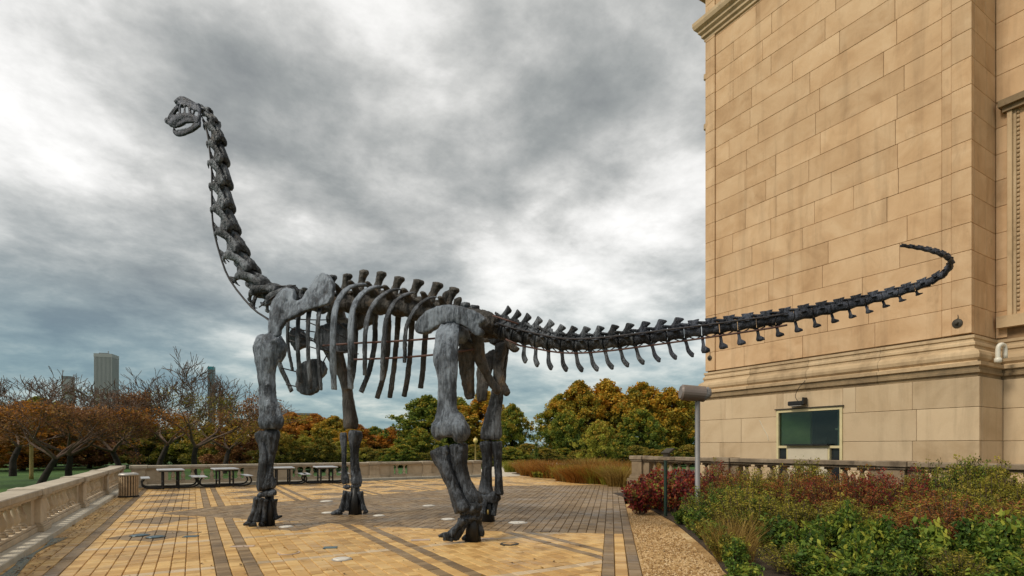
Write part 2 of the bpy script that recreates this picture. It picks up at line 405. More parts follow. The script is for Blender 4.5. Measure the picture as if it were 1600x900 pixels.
class MB:
    def __init__(s): s.v = []; s.f = []
    def add(s, v, f):
        k = len(s.v); s.v += [Vector(x) for x in v]; s.f += [tuple(i + k for i in q) for q in f]
    def box(s, c, size, rot=None):
        hx, hy, hz = (x / 2 for x in size)
        vs = [Vector((x, y, z)) for z in (-hz, hz) for (x, y) in ((-hx, -hy), (hx, -hy), (hx, hy), (-hx, hy))]
        if rot is not None: vs = [rot @ x for x in vs]
        c = Vector(c)
        s.add([x + c for x in vs], [(0, 3, 2, 1), (4, 5, 6, 7), (0, 1, 5, 4), (1, 2, 6, 5), (2, 3, 7, 6), (3, 0, 4, 7)])
    def bbox(s, a, b, bev=0.0):
        a = Vector(a); b = Vector(b)
        if not bev:
            s.box((a + b) / 2, b - a); return
        # chamfered box
        bm = bmesh.new(); bmesh.ops.create_cube(bm, size=1)
        for v in bm.verts:
            v.co = Vector(((a + b)[i] / 2 + v.co[i] * (b - a)[i] for i in range(3)))
        bmesh.ops.bevel(bm, geom=bm.edges[:], offset=bev, segments=1, affect='EDGES')
        bm.verts.index_update()
        s.add([v.co.copy() for v in bm.verts], [tuple(v.index for v in f.verts) for f in bm.faces]); bm.free()
    def loft(s, pts, rads, sides=10, ref=Vector((1, 0, 0)), res=4, cap=True, lobe=0.0, ph=0.0):
        pts = [Vector(p) for p in pts]
        rads = [r if isinstance(r, tuple) else (r, r) for r in rads]
        if res > 1 and len(pts) > 1:
            rv = catmull([Vector((r[0], r[1], 0)) for r in rads], res); rads = [(max(.001, r.x), max(.001, r.y)) for r in rv]
            pts = catmull(pts, res)
        k0 = len(s.v); n = len(pts)
        for i, p in enumerate(pts):
            t = (pts[min(i + 1, n - 1)] - pts[max(i - 1, 0)]).normalized()
            a = ref - t * ref.dot(t)
            if a.length < 1e-4: a = t.orthogonal()
            a.normalize(); b = t.cross(a)
            for j in range(sides):
                w = 2 * math.pi * j / sides
                lb = 1 + lobe * (math.cos(3 * w + ph) + .6 * math.cos(5 * w + ph * 2.3) + .5 * math.cos(8 * w - ph)) if lobe else 1.0
                c_, s_ = math.cos(w) * lb, math.sin(w) * lb
                s.v.append(p + a * (c_ * rads[i][0]) + b * (s_ * rads[i][1]))
        for i in range(n - 1):
            for j in range(sides):
                j2 = (j + 1) % sides
                s.f.append((k0 + i * sides + j, k0 + i * sides + j2, k0 + (i + 1) * sides + j2, k0 + (i + 1) * sides + j))
        if cap:
            s.f.append(tuple(k0 + j for j in reversed(range(sides))))
            s.f.append(tuple(k0 + (n - 1) * sides + j for j in range(sides)))
    def tube(s, pts, r, sides=6, res=1): s.loft(pts, [r] * len(pts), sides, Vector((.3, .2, .9)), res)
    def lathe(s, prof, n=14, c=(0, 0, 0)):
        c = Vector(c); k0 = len(s.v)
        for (r, z) in prof:
            for j in range(n):
                w = 2 * math.pi * j / n
                s.v.append(c + Vector((r * math.cos(w), r * math.sin(w), z)))
        for i in range(len(prof) - 1):
            for j in range(n):
                j2 = (j + 1) % n
                s.f.append((k0 + i * n + j, k0 + i * n + j2, k0 + (i + 1) * n + j2, k0 + (i + 1) * n + j))
        s.f.append(tuple(k0 + j for j in reversed(range(n))))
        s.f.append(tuple(k0 + (len(prof) - 1) * n + j for j in range(n)))
    def plate(s, outline, nrm, th):
        """closed solid from a 3d outline, thickened along nrm"""
        o = [Vector(p) for p in outline]; n = len(o)
        ths = th if isinstance(th, (list, tuple)) else [th] * n
        fr = [p + nrm * (t / 2) for p, t in zip(o, ths)]; bk = [p - nrm * (t / 2) for p, t in zip(o, ths)]
        tri = tessellate_polygon([o])
        k = len(s.v); s.v += fr + bk
        for a, b, c in tri:
            s.f.append((k + a, k + b, k + c)); s.f.append((k + n + c, k + n + b, k + n + a))
        for i in range(n):
            j = (i + 1) % n
            s.f.append((k + i, k + n + i, k + n + j, k + j))
    def prism(s, outline2d, z0, z1):
        n = len(outline2d)
        tri = tessellate_polygon([[Vector((x, y, 0)) for x, y in outline2d]])
        k = len(s.v)
        s.v += [Vector((x, y, z0)) for x, y in outline2d] + [Vector((x, y, z1)) for x, y in outline2d]
        for t in tri:
            t = list(t)
            a, b, c = [Vector(outline2d[i]).to_3d() for i in t]
            if (b - a).cross(c - a).z < 0: t.reverse()
            s.f.append(tuple(k + n + i for i in t)); s.f.append(tuple(k + i for i in reversed(t)))
        for i in range(n):
            j = (i + 1) % n
            s.f.append((k + i, k + j, k + n + j, k + n + i))
    def mesh(s, name, origin=(0, 0, 0), smooth=False):
        me = bpy.data.meshes.new(name)
        o = Vector(origin)
        me.from_pydata([tuple(v - o) for v in s.v], [], s.f)
        bm = bmesh.new(); bm.from_mesh(me)
        bmesh.ops.recalc_face_normals(bm, faces=bm.faces[:]); bm.to_mesh(me); bm.free()
        if smooth: me.polygons.foreach_set('use_smooth', [True] * len(me.polygons))
        me.update()
        return me
    def build(s, name, mat, parent=None, smooth=False, origin=None, base=None):
        """origin: world position of the object origin; base: world position of the parent"""
        if base is None:
            base = parent_pos(parent)
        if origin is None: origin = base if parent is not None else Vector((0, 0, 0))
        me = s.mesh(name, origin, smooth)
        return link_mesh(name, me, parent, Vector(origin) - base, mat)

def parent_pos(p):
    v = Vector((0, 0, 0))
    while p is not None:
        v = v + p.location; p = p.parent
    return v

def remesh(me, voxel, smooth=2, disp=0.0, freq=4.0, seed=0.0):
    ob = bpy.data.objects.new('temp_bone', me); col.objects.link(ob)
    m = ob.modifiers.new('r', 'REMESH'); m.mode = 'VOXEL'; m.voxel_size = voxel
    if smooth:
        k = ob.modifiers.new('s', 'SMOOTH'); k.factor = .5; k.iterations = smooth
    dg = bpy.context.evaluated_depsgraph_get()
    out = bpy.data.meshes.new_from_object(ob.evaluated_get(dg))
    bpy.data.objects.remove(ob)
    if disp:
        for v in out.vertices:
            p = v.co * freq + Vector((seed, seed * .7, 0))
            q = Vector((p.x * 1.9, p.y * 1.9, p.z * .42))
            rg = 1 - 2 * abs(mnoise.noise(q * 1.3)) ; rg2 = 1 - 2 * abs(mnoise.noise(q * 3.1 + Vector((9, 4, 2))))
            d = .45 * mnoise.noise(p * .8) + .75 * rg + .45 * rg2 + .35 * mnoise.noise(p * 6.0) - .5
            v.co += v.normal * (d * disp * 1.3)
    out.polygons.foreach_set('use_smooth', [True] * len(out.polygons))
    out.update()
    return out

def np_mesh(name, verts, quads, tint=None, smooth=False):
    """fast mesh from numpy arrays, quads (n,4); tint per vertex"""
    me = bpy.data.meshes.new(name)
    nv, nq = len(verts), len(quads)
    me.vertices.add(nv); me.vertices.foreach_set('co', np.asarray(verts, np.float32).ravel())
    me.loops.add(nq * 4); me.loops.foreach_set('vertex_index', np.asarray(quads, np.int32).ravel())
    me.polygons.add(nq)
    me.polygons.foreach_set('loop_start', np.arange(0, nq * 4, 4, dtype=np.int32))
    me.polygons.foreach_set('loop_total', np.full(nq, 4, np.int32))
    if smooth: me.polygons.foreach_set('use_smooth', np.ones(nq, bool))
    me.update(calc_edges=True)
    if tint is not None:
        a = me.attributes.new('tint', 'FLOAT', 'POINT'); a.data.foreach_set('value', np.asarray(tint, np.float32))
    return me

# ------------------------------------------------------------------ the ground
LOW = -0.6          # park level round the raised terrace
def sheet(name, outline, z, mat, label=None, cat=None, thick=0.0):
    mb = MB()
    if thick: mb.prism(outline, z - thick, z)
    else:
        tri = tessellate_polygon([[Vector((x, y, 0)) for x, y in outline]])
        fs = []
        for t in tri:
            t = list(t); a, b, c = [Vector(outline[i]).to_3d() for i in t]
            if (b - a).cross(c - a).z < 0: t.reverse()
            fs.append(tuple(t))
        mb.add([(x, y, z) for x, y in outline], fs)
    me = bpy.data.meshes.new(name); me.from_pydata([tuple(v) for v in mb.v], [], mb.f); me.update()
    o = link_mesh(name, me, None, (0, 0, 0), mat)
    return tag(o, label, cat, kind='structure')
sheet('lawn', [(-4000, -4000), (4000, -4000), (4000, 4000), (-4000, 4000)], LOW, M['lawn'], 'green park lawn spreading round the raised terrace', 'lawn')
def c2(x, D):
    p = campos(x, D); return (p.x, p.y)
sheet('lake', [c2(-60, 330), c2(4000, 200), c2(4000, 3900), c2(-200, 3900)], LOW + .02, M['water'], 'grey blue lake water seen beyond the park trees', 'lake')
sheet('road', [c2(-160, 108), c2(60, 118), c2(60, 127), c2(-160, 117)], LOW + .01, M['asphalt'], 'far park road with parked cars beyond the trees', 'road')

# plaza outline (plan) ------------------------------------------------
E0 = Vector((5.09, 5.19)); E1 = Vector((16.4, 18.1))
ED = (E1 - E0).normalized(); EN = Vector((-ED.y, ED.x))        # EN points into the plaza
def edge_at(s): return E0 + ED * s
Ebot = edge_at(-14); Etop = edge_at(18.6)
PLAZA = [(-2.24, -9), (Ebot.x, -9), tuple(Ebot), tuple(Etop), (17.2, 27.1), (-2.24, 27.1)]
plaza = sheet('plaza_paving', PLAZA, -0.035, M['sand'], 'terrace paved with yellow and brown square pavers', 'paving', .7)

# --- paver polygons
def clip(poly, nx, ny, d):
    """keep the side where nx*x + ny*y >= d"""
    out = []
    for i in range(len(poly)):
        a = poly[i]; b = poly[(i + 1) % len(poly)]
        da = nx * a[0] + ny * a[1] - d; db = nx * b[0] + ny * b[1] - d
        if da >= 0: out.append(a)
        if (da >= 0) != (db >= 0):
            t = da / (da - db); out.append((a[0] + (b[0] - a[0]) * t, a[1] + (b[1] - a[1]) * t))
    return out
def halfplanes(poly):
    hs = []
    n = len(poly)
    area = sum(poly[i][0] * poly[(i + 1) % n][1] - poly[(i + 1) % n][0] * poly[i][1] for i in range(n))
    for i in range(n):
        a = poly[i]; b = poly[(i + 1) % n]
        nx, ny = -(b[1] - a[1]), b[0] - a[0]
        if area < 0: nx, ny = -nx, -ny
        hs.append((nx, ny, nx * a[0] + ny * a[1]))
    return hs
def inside_of(poly, hs):
    for h in hs:
        poly = clip(poly, *h)
        if len(poly) < 3: return []
    return poly
def outside_of(poly, hs):
    out = []; rest = poly
    for nx, ny, d in hs:
        o = clip(rest, -nx, -ny, -d)
        if len(o) >= 3: out.append(o)
        rest = clip(rest, nx, ny, d)
        if len(rest) < 3: break
    return out
def parea(p): return .5 * abs(sum(p[i][0] * p[(i + 1) % len(p)][1] - p[(i + 1) % len(p)][0] * p[i][1] for i in range(len(p))))

DARK = [c2(*p) for p in ((-9.7, 13.95), (-7.4, 12.98), (-5.4, 12.35), (-2.7, 11.42), (-.65, 10.88), (2.6, 10.42), (9.5, 23.7), (4.5, 23.9), (-.6, 23.4), (-6.1, 21.3), (-7.9, 17.3), (-8.5, 15.2))]
HD = halfplanes(DARK)
C = .18
HEDGE = (EN.x, EN.y, EN.x * E0.x + EN.y * E0.y)       # n >= 0 inside
HP = halfplanes([(-2.235, 2.0), (4.6, 2.0), tuple(edge_at(-1.5)), tuple(edge_at(18.4)), (17.1, 27.0), (-2.235, 27.0)])
pieces = []       # (poly, colour, full, row direction)
def emit(poly, colour, full, wide):
    if len(poly) >= 3 and parea(poly) > .0015: pieces.append((poly, colour, full, wide))
DIAM = []
for cx0 in (-.62, 1.815, 4.33, 6.85, 9.37):
    for k in range(7):
        cy = 12.37 + 2.52 * k
        DIAM.append((cx0, cy))
nx_cells = int((17.1 + 2.24) / C) + 1
for i in range(nx_cells):
    x = -2.24 + i * C + .0
    for j in range(int((27.0 - 2.0) / C) + 1):
        y = 2.1 + j * C
        cx, cy = x + C / 2, y + C / 2
        cell = [(x, y), (x + C, y), (x + C, y + C), (x, y + C)]
        dedge = EN.x * cx + EN.y * cy - HEDGE[2]
        if dedge < .54 - .2: continue
        if dedge < .54 + .2:
            cell2 = clip(cell, EN.x, EN.y, HEDGE[2] + .54)
        else: cell2 = cell
        cell2 = inside_of(cell2, HP) if (cy > 26.6 or cx > 16.5) else cell2
        if len(cell2) < 3: continue
        # colour by band
        bx = (i - 14) % 14
        colr = 'paver_yellow'
        if i >= 10 and bx in (0, 2) : colr = 'paver_brown'
        elif i == 3: colr = 'paver_brown'
        elif j % 14 == 8 and i > 3 and not (bx == 1): colr = 'paver_pale'
        dmin = min(h[0] * cx + h[1] * cy - h[2] for h in [(a / math.hypot(a, b), b / math.hypot(a, b), d / math.hypot(a, b)) for a, b, d in HD])
        if dmin > .14: continue
        if dmin > -.14: parts = outside_of(cell2, HD); full = False
        else: parts = [cell2]; full = cell2 is cell
        for p in parts:
            done = False
            if colr == 'paver_yellow':
                for (dx, dy) in DIAM:
                    a = abs(cx - dx) + abs(cy - dy)
                    if a < .80 + .2:
                        if a < .80 - .2: emit(p, 'paver_brown', full, 0); done = True; break
                        hs = halfplanes([(dx - .8, dy), (dx, dy - .8), (dx + .8, dy), (dx, dy + .8)])
                        q = inside_of(p, hs)
                        emit(q, 'paver_brown', False, 0)
                        for q in outside_of(p, hs): emit(q, 'paver_yellow', False, 0)
                        done = True; break
            if not done: emit(p, colr, full, 0)
# dark field, laid parallel to the slanting edge
for a in range(-10, 112):
    for b in range(3, 118):
        s0, n0 = a * C, b * C
        cell = [tuple(E0 + ED * s + EN * n) for s, n in ((s0, n0), (s0, n0 + C), (s0 + C, n0 + C), (s0 + C, n0))]
        cell = [cell[0], cell[3], cell[2], cell[1]]
        cx = sum(p[0] for p in cell) / 4; cy = sum(p[1] for p in cell) / 4
        dmin = min((h[0] * cx + h[1] * cy - h[2]) / math.hypot(h[0], h[1]) for h in HD)
        if dmin < -.14: continue
        if dmin > .14: emit(cell, 'paver_brown', True, 1)
        else: emit(inside_of(cell, HD), 'paver_brown', False, 1)
# three edging rows
for a in range(-8, 103):
    for b in range(3):
        s0, n0 = a * C, b * C
        cell = [tuple(E0 + ED * s + EN * n) for s, n in ((s0, n0), (s0 + C, n0), (s0 + C, n0 + C), (s0, n0 + C))]
        cx = sum(p[0] for p in cell) / 4; cy = sum(p[1] for p in cell) / 4
        dmin = min((h[0] * cx + h[1] * cy - h[2]) / math.hypot(h[0], h[1]) for h in HD)
        emit(cell, 'paver_yellow' if (b == 1 and dmin < 0) else 'paver_brown', True, 1)
# paver solids: shared mesh for the largest-looking whole ones, the rest joined by colour
def cam_uv(x, y, z=0.0):
    D = x * FWD.x + y * FWD.y; r = x * RGT.x + y * RGT.y
    return 800 + FPX * r / max(D, .01), 698 + FPX * (EYE - z) / max(D, .01), D
rp = random.Random(5)
unit = MB()
g1, g2 = .008, .0035
for wide, nm in ((0, 'square_paver'),):
    h = C / 2
    b_ = [(-h, -h), (h, -h), (h, h), (-h, h)]
    unit.v = [Vector((x, y, -.03)) for x, y in b_] + [Vector((x * (1 - 2 * g1 / C), y * (1 - 2 * g2 / C), -.004)) for x, y in b_] + [Vector((x * (1 - 2 * g1 / C - .06), y * (1 - 2 * g2 / C - .06), 0)) for x, y in b_]
    for i in range(4):
        j = (i + 1) % 4
        unit.f += [(i, j, 4 + j, 4 + i), (4 + i, 4 + j, 8 + j, 8 + i)]
    unit.f.append((8, 9, 10, 11))
paver_me = {}
for c_ in ('paver_yellow', 'paver_brown', 'paver_pale'):
    me = unit.mesh('paver'); me.materials.append(M[c_]); paver_me[c_] = me
cand = []
for k, (poly, c_, full, wide) in enumerate(pieces):
    if not full or len(poly) != 4: continue
    cx = sum(p[0] for p in poly) / 4; cy = sum(p[1] for p in poly) / 4
    u, v, D = cam_uv(cx, cy)
    if D > 3 and 10 < u < 1000 and v < 900: cand.append((D, k))
cand.sort()
single = set(k for _, k in cand[:295])
stuff = {c_: ([], [], []) for c_ in paver_me}
for k, (poly, c_, full, wide) in enumerate(pieces):
    cx = sum(p[0] for p in poly) / len(poly); cy = sum(p[1] for p in poly) / len(poly)
    lift = rp.uniform(-.004, .004); tx, ty = rp.uniform(-.012, .012), rp.uniform(-.012, .012)
    if k in single:
        o = link_mesh('paver', paver_me[c_], plaza, (cx, cy, lift))
        o.rotation_euler = (tx, ty, math.atan2(ED.y, ED.x) - math.pi / 2 if wide else 0)
        continue
    vs, fs, ts = stuff[c_]
    n = len(poly)
    if wide: ax, ay = EN, ED
    else: ax, ay = Vector((1, 0)), Vector((0, 1))
    ext = [max(abs((p[0] - cx) * a.x + (p[1] - cy) * a.y) for p in poly) for a in (ax, ay)]
    k0 = len(vs); t_ = rp.random()
    for lev, (m1, m2, z) in enumerate(((0, 0, -.03), (g1, g2, -.004), (g1 + .005, g2 + .005, 0))):
        f1 = max(.2, 1 - m1 / max(ext[0], .012)); f2 = max(.2, 1 - m2 / max(ext[1], .012))
        for p in poly:
            d1 = ((p[0] - cx) * ax.x + (p[1] - cy) * ax.y); d2 = ((p[0] - cx) * ay.x + (p[1] - cy) * ay.y)
            q1, q2 = d1 * f1, d2 * f2
            vs.append((cx + ax.x * q1 + ay.x * q2, cy + ax.y * q1 + ay.y * q2, z + lift + tx * q1 + ty * q2)); ts.append(t_)
    for i in range(n):
        j = (i + 1) % n
        fs.append((k0 + i, k0 + j, k0 + n + j, k0 + n + i)); fs.append((k0 + n + i, k0 + n + j, k0 + 2 * n + j, k0 + 2 * n + i))
    fs.append(tuple(k0 + 2 * n + i for i in range(n)))
for c_, (vs, fs, ts) in stuff.items():
    me = bpy.data.meshes.new('paver_field'); me.from_pydata(vs, [], fs); me.update()
    a = me.attributes.new('tint', 'FLOAT', 'POINT'); a.data.foreach_set('value', ts)
    o = link_mesh('paver_field', me, plaza, (0, 0, 0), M[c_]); tag(o, kind='stuff')

# gravel strip, planting bed, concrete path
Eg0, Eg1 = edge_at(-14) - EN * .004, edge_at(9.2) - EN * .004
BED_EDGE = [(11.6, 11.9), (10.3, 10.0), (9.35, 8.55), (7.84, 6.63), (6.95, 5.55), (6.31, 4.9), (5.1, 3.3), (3.5, 0.5), (2, -3)]
sheet('gravel_path', [tuple(Eg0), tuple(Eg1), (12.2, 12.2)] + [(x + .1, y - .1) for x, y in BED_EDGE] + [(1.5, -9)], -.02, M['gravel'], 'tan gravel strip between paving and planting bed', 'gravel path', .5)
sheet('planting_bed_soil', BED_EDGE + [(2, -9), (14.4, -9), (14.4, 15.0), (13.2, 15.0)], .015, M['soil'], 'dark bare soil of the planting bed under shrubs', 'soil', .5)
sheet('museum_forecourt', [(14.4, -9), (26, -9), (26, 16), (14.4, 16)], -.01, M['path'], 'pale concrete ground between balustrade and museum', 'forecourt', .5)
Ep = edge_at(18.6)
sheet('grass_bed_soil', [tuple(Eg1 + EN * 0), tuple(Ep), (17.25, 26.6), (17.6, 29.6), (27, 34), (34, 26), (27, 16.05), (14.45, 16.05), (13.2, 15.02)], -.012, M['soil'], 'brown soil under the rust coloured ornamental grasses', 'soil', .5)
sheet('path', [(14.3, 27.15), (17.2, 27.15), (17.55, 29.7), (27, 34.2), (36, 44), (30, 50), (14.3, 31)], -.03, M['path'], 'pale concrete path leading off the terrace past grasses', 'path', .5)

# ------------------------------------------------------------------ museum building
XF = 15.83                        # field plane of the big wall, it faces -X
YR, YL = 5.35, 13.0               # right and left corners
bld = empty('museum_building', (XF, 9, 0), 0, 'huge tan limestone museum wall with moulded base and ticket window', 'building')
core = MB()
core.bbox((XF + .04, YR + .04, 3.3), (30, YL - .04, 23.0))
core.bbox((XF + 1.40, -9, 3.3), (30, YR + .06, 23.0))
core.build('wall_core', M['joint'], bld)
basec = MB()
# base wall core with an opening for the ticket window
WY0, WY1, WZ1 = 8.19, 10.16, 2.83
XB = 15.63
basec.bbox((XB + .05, YR - .14, -.4), (30, WY0 - .03, 3.3)); basec.bbox((XB + .05, WY1 + .03, -.4), (30, YL + .14, 3.3))
basec.bbox((XB + .05, WY0 - .03, WZ1 + .03), (30, WY1 + .03, 3.3)); basec.bbox((XB + 1.6, WY0 - .03, -.4), (30, WY1 + .03, WZ1 + .03))
basec.bbox((XF + 1.2, -9, -.4), (30, YR - .145, 3.3))
basec.build('base_core', M['joint'], bld)
block_cache = {}
rb = random.Random(11)
def block(a, b, mat, name='stone_block', bev=.008):
    size = tuple(round(b[i] - a[i], 3) for i in range(3))
    key = (size, mat, bev)
    if key not in block_cache:
        mb = MB(); h = [s / 2 for s in size]
        mb.bbox((-h[0], -h[1], -h[2]), (h[0], h[1], h[2]), bev)
        me = mb.mesh(name); me.materials.append(M[mat]); block_cache[key] = me
    c = Vector([(a[i] + b[i]) / 2 for i in range(3)])
    return link_mesh(name, block_cache[key], bld, c - bld.location)
CH = .6526
J = .007
zc0 = 4.34
courses = []
z = 5.04 - CH
while z < 21.5:
    courses.append((z, z + CH)); z += CH
for ci, (z0, z1) in enumerate(courses):
    z0_ = max(z0, zc0 + .0)
    # field blocks with broken joints
    y = 5.95
    cuts = [y]
    first = True
    while True:
        y += rb.choice((1.1, 1.4, 1.7, 2.0, 2.3)) * (rb.uniform(.45, .8) if first else 1)
        first = False
        if y > 12.6 - .5: break
        cuts.append(round(y, 2))
    cuts.append(12.6)
    for y0, y1 in zip(cuts, cuts[1:]):
        pr = rb.uniform(0, .006)
        block((XF + .005 - pr, y0 + J / 2, z0_ + J / 2), (XF + .12, y1 - J / 2, z1 - J / 2), 'limestone')
    # left corner pier, right reveal and corner pier
    block((XF - .045, 12.6 + .002, z0_ + J / 2), (XF + .12, YL, z1 - J / 2), 'limestone')
    block((XF - .018, 5.75, z0_ + J / 2), (XF + .10, 5.945, z1 - J / 2), 'limestone')
    block((XF - .05, YR, z0_ + J / 2), (XF + .12, 5.742, z1 - J / 2), 'limestone')
    # return face towards the recessed wall
    o_ = .7 if ci % 2 else .62
    block((XF + .13, YR + .001, z0_ + J / 2), (XF + .13 + o_, YR + .12, z1 - J / 2), 'limestone')
    block((XF + .13 + o_ + J, YR + .001, z0_ + J / 2), (XF + 1.37, YR + .12, z1 - J / 2), 'limestone')
# recessed wall right of the corner, with a tall framed panel
XR = XF + 1.37
for ci, (z0, z1) in enumerate(courses):
    z0_ = max(z0, zc0)
    if z0 >= 10.2 - .05:
        y = YR - .005
        k = 0
        while y > -8:
            w = rb.choice((1.3, 1.6, 1.9)) if k else (.8 if ci % 2 else 1.3)
            block((XR, y - w + J / 2, z0_ + J / 2), (XR + .12, y - J / 2, z1 - J / 2), 'limestone'); y -= w; k += 1
    else:
        block((XR, YR - .22, z0_ + J / 2), (XR + .12, YR - .005, min(z1, 10.19) - J / 2), 'limestone')
        y = .9
        while y > -8:
            w = rb.choice((1.3, 1.6, 1.9))
            block((XR, y - w + J / 2, z0_ + J / 2), (XR + .12, y - J / 2, min(z1, 10.19) - J / 2), 'limestone'); y -= w
pn = MB()
pn.bbox((XR + .008, .9, 4.9), (XR + .02, YR - .36, 9.9))
pan = pn.build('recessed_panel', M['limestone'], bld)
for ya, yb, dx in ((YR - .335, YR - .235, 0), (YR - .40, YR - .3355, .05), (.90, 1.0, 0), (1.0005, 1.06, .05)):
    fr = MB(); fr.bbox((XR - .08 + dx, ya, 4.9), (XR + .006, yb, 9.9), .012); fr.build('panel_jamb', M['limestone_trim'], bld)
tl = MB(); tl.bbox((XR - .20, .6, 10.02), (XR + .05, YR - .10, 10.18)); tl.bbox((XR - .12, .7, 9.90), (XR + .05, YR - .16, 10.02))
tl.build('panel_lintel', M['limestone_dark'], bld)
bd = MB()
for k in range(46):
    zz = 5.0 + k * .106
    bd.lathe([(.012, 0), (.03, .02), (.03, .06), (.012, .085)], 6, (XR - .005, YR - .43, zz))
bd.build('bead_moulding', M['limestone_trim'], bld)
sl = MB(); sl.bbox((XR - .16, .7, 4.62), (XR + .05, YR - .06, 4.9)); sl.build('panel_sill', M['limestone_trim'], bld)

# moulded base course: profile swept round the corners  (projection, height)
prof = [(.0, 4.345), (.055, 4.34), (.06, 4.27), (.03, 4.25), (.035, 4.20), (.075, 4.16), (.085, 4.10), (.055, 4.08), (.06, 4.02), (.11, 3.99), (.175, 3.94), (.20, 3.86), (.19, 3.78), (.14, 3.72), (.15, 3.69), (.235, 3.68), (.235, 3.60), (.19, 3.585)]
prof2 = [(.188, 3.583), (.18, 3.50), (.215, 3.485), (.215, 3.43), (.165, 3.41), (.155, 3.34), (.04, 3.335)]
def sweep(prof, mat, name, xf, pts):
    mb = MB()
    for (p, z) in prof:
        for (x, y, sx, sy) in pts: mb.v.append(Vector((x + sx * p, y + sy * p, z)))
    m = len(pts)
    for i in range(len(prof) - 1):
        for j in range(m - 1): mb.f.append((i * m + j, i * m + j + 1, (i + 1) * m + j + 1, (i + 1) * m + j))
    return mb.build(name, M[mat], bld)
ring = [(22, YL, 0, 1), (XF, YL, -1, 1), (XF, YR, -1, -1), (XF + 1.37, YR, -1, -1), (XF + 1.37, -9, -1, -1)]
# sections of moulding, joint by joint
def ringcut(y0, y1):
    return [(XF, y1, -1, 1 if y1 >= YL else 0), (XF, y0, -1, -1 if y0 <= YR else 0)]
cuts = [YR, 7.3, 9.25, 11.2, YL]
for y0, y1 in zip(cuts, cuts[1:]):
    sweep(prof, 'limestone_trim', 'base_moulding', XF, ringcut(y0 + (.004 if y0 > YR else 0), y1 - (.004 if y1 < YL else 0)))
    sweep(prof2, 'limestone_dark', 'base_drip_course', XF, ringcut(y0 + (.004 if y0 > YR else 0), y1 - (.004 if y1 < YL else 0)))
for pf, mt, nm in ((prof, 'limestone_trim', 'base_moulding'), (prof2, 'limestone_dark', 'base_drip_course')):
    sweep(pf, mt, nm, XF, [(24, YL, 0, 1), (XF, YL, -1, 1)])
    sweep(pf, mt, nm, XF, [(XF, YR, -1, -1), (XF + 1.37, YR, -1, -1)])
    sweep(pf, mt, nm, XF, [(XF + 1.37, YR, -1, -1), (XF + 1.37, -9, -1, 0)])
# base blocks
zb = [-.3, .26, 1.05, 1.84, 2.63, 3.335]
for ci, (z0, z1) in enumerate(zip(zb, zb[1:])):
    for (ya, yb) in ((YR - .2, WY0), (WY1, YL + .2)) if z0 < WZ1 - .3 else ((YR - .2, YL + .2),):
        y = ya; cuts = [ya]
        k = 0
        while True:
            y += rb.choice((1.35, 1.75, 2.1)) * (.6 if (k == 0 and ci % 2) else 1); k += 1
            if y > yb - .55: break
            cuts.append(y)
        cuts.append(yb)
        for y0, y1 in zip(cuts, cuts[1:]):
            zt = z1
            if z0 > 2.5 and y1 > WY0 and y0 < WY1: z0b = WZ1 + .0
            else: z0b = z0
            if z0 > 2.5:   # course cut by window head
                segs = []
                if y0 < WY0: segs.append((y0, min(y1, WY0), z0))
                if y1 > WY0 and y0 < WY1: segs.append((max(y0, WY0), min(y1, WY1), WZ1))
                if y1 > WY1: segs.append((max(y0, WY1), y1, z0))
                for sa, sb, sz in segs:
                    if sb - sa > .05: block((XB, sa + .002, sz + .004), (XB + .14, sb - .002, zt - .004), 'limestone_base')
            else:
                block((XB, y0 + .003, z0 + .004), (XB + .14, y1 - .003, zt - .004), 'limestone_base')
    block((XB + .15, YR - .2, z0 + .004), (XB + 1.55, YR - .06, z1 - .004), 'limestone_base')
    y = YR - .205
    while y > -8:
        w = rb.choice((1.5, 1.9, 2.3)); block((XB + 1.36, y - w + .003, z0 + .004), (XB + 1.5, y - .003, z1 - .004), 'limestone_base'); y -= w
    block((XB + .15, YL + .06, z0 + .004), (XB + 2.2, YL + .2, z1 - .004), 'limestone_base')
# upper string course and overhanging cornice
prof3 = [(.0, 16.2), (.05, 16.22), (.05, 16.30), (.12, 16.36), (.12, 16.44), (.2, 16.52), (.2, 16.60), (.30, 16.68), (.34, 16.80), (.34, 16.92), (.0, 16.96)]
for seg in ([(24, YL, 0, 1), (XF, YL, -1, 1)], [(XF, YL, -1, 1), (XF, YR, -1, -1)], [(XF, YR, -1, -1), (XF + 1.37, YR, -1, -1)], [(XF + 1.37, YR, -1, -1), (XF + 1.37, -9, -1, 0)]):
    sweep(prof3, 'limestone_trim', 'string_course', XF, seg)
prof4 = [(.0, 18.2), (.55, 18.25), (.6, 18.6), (.95, 18.7), (.95, 19.1), (1.1, 19.4), (1.1, 19.6), (.0, 19.65)]
for seg in ([(24, YL, 0, 1), (XF, YL, -1, 1)], [(XF, YL, -1, 1), (XF, YR, -1, -1)], [(XF, YR, -1, -1), (XF + 1.37, YR, -1, -1)], [(XF + 1.37, YR, -1, -1), (XF + 1.37, -9, -1, 0)]):
    sweep(prof4, 'limestone_trim', 'cornice', XF, seg)
# little carved crockets that break the left outline
for zz in (14.9, 13.1):
    mb = MB(); mb.bbox((XF + .02, YL - .01, zz), (XF + .3, YL + .16, zz + .25), .04); mb.build('corner_boss', M['limestone_trim'], bld)

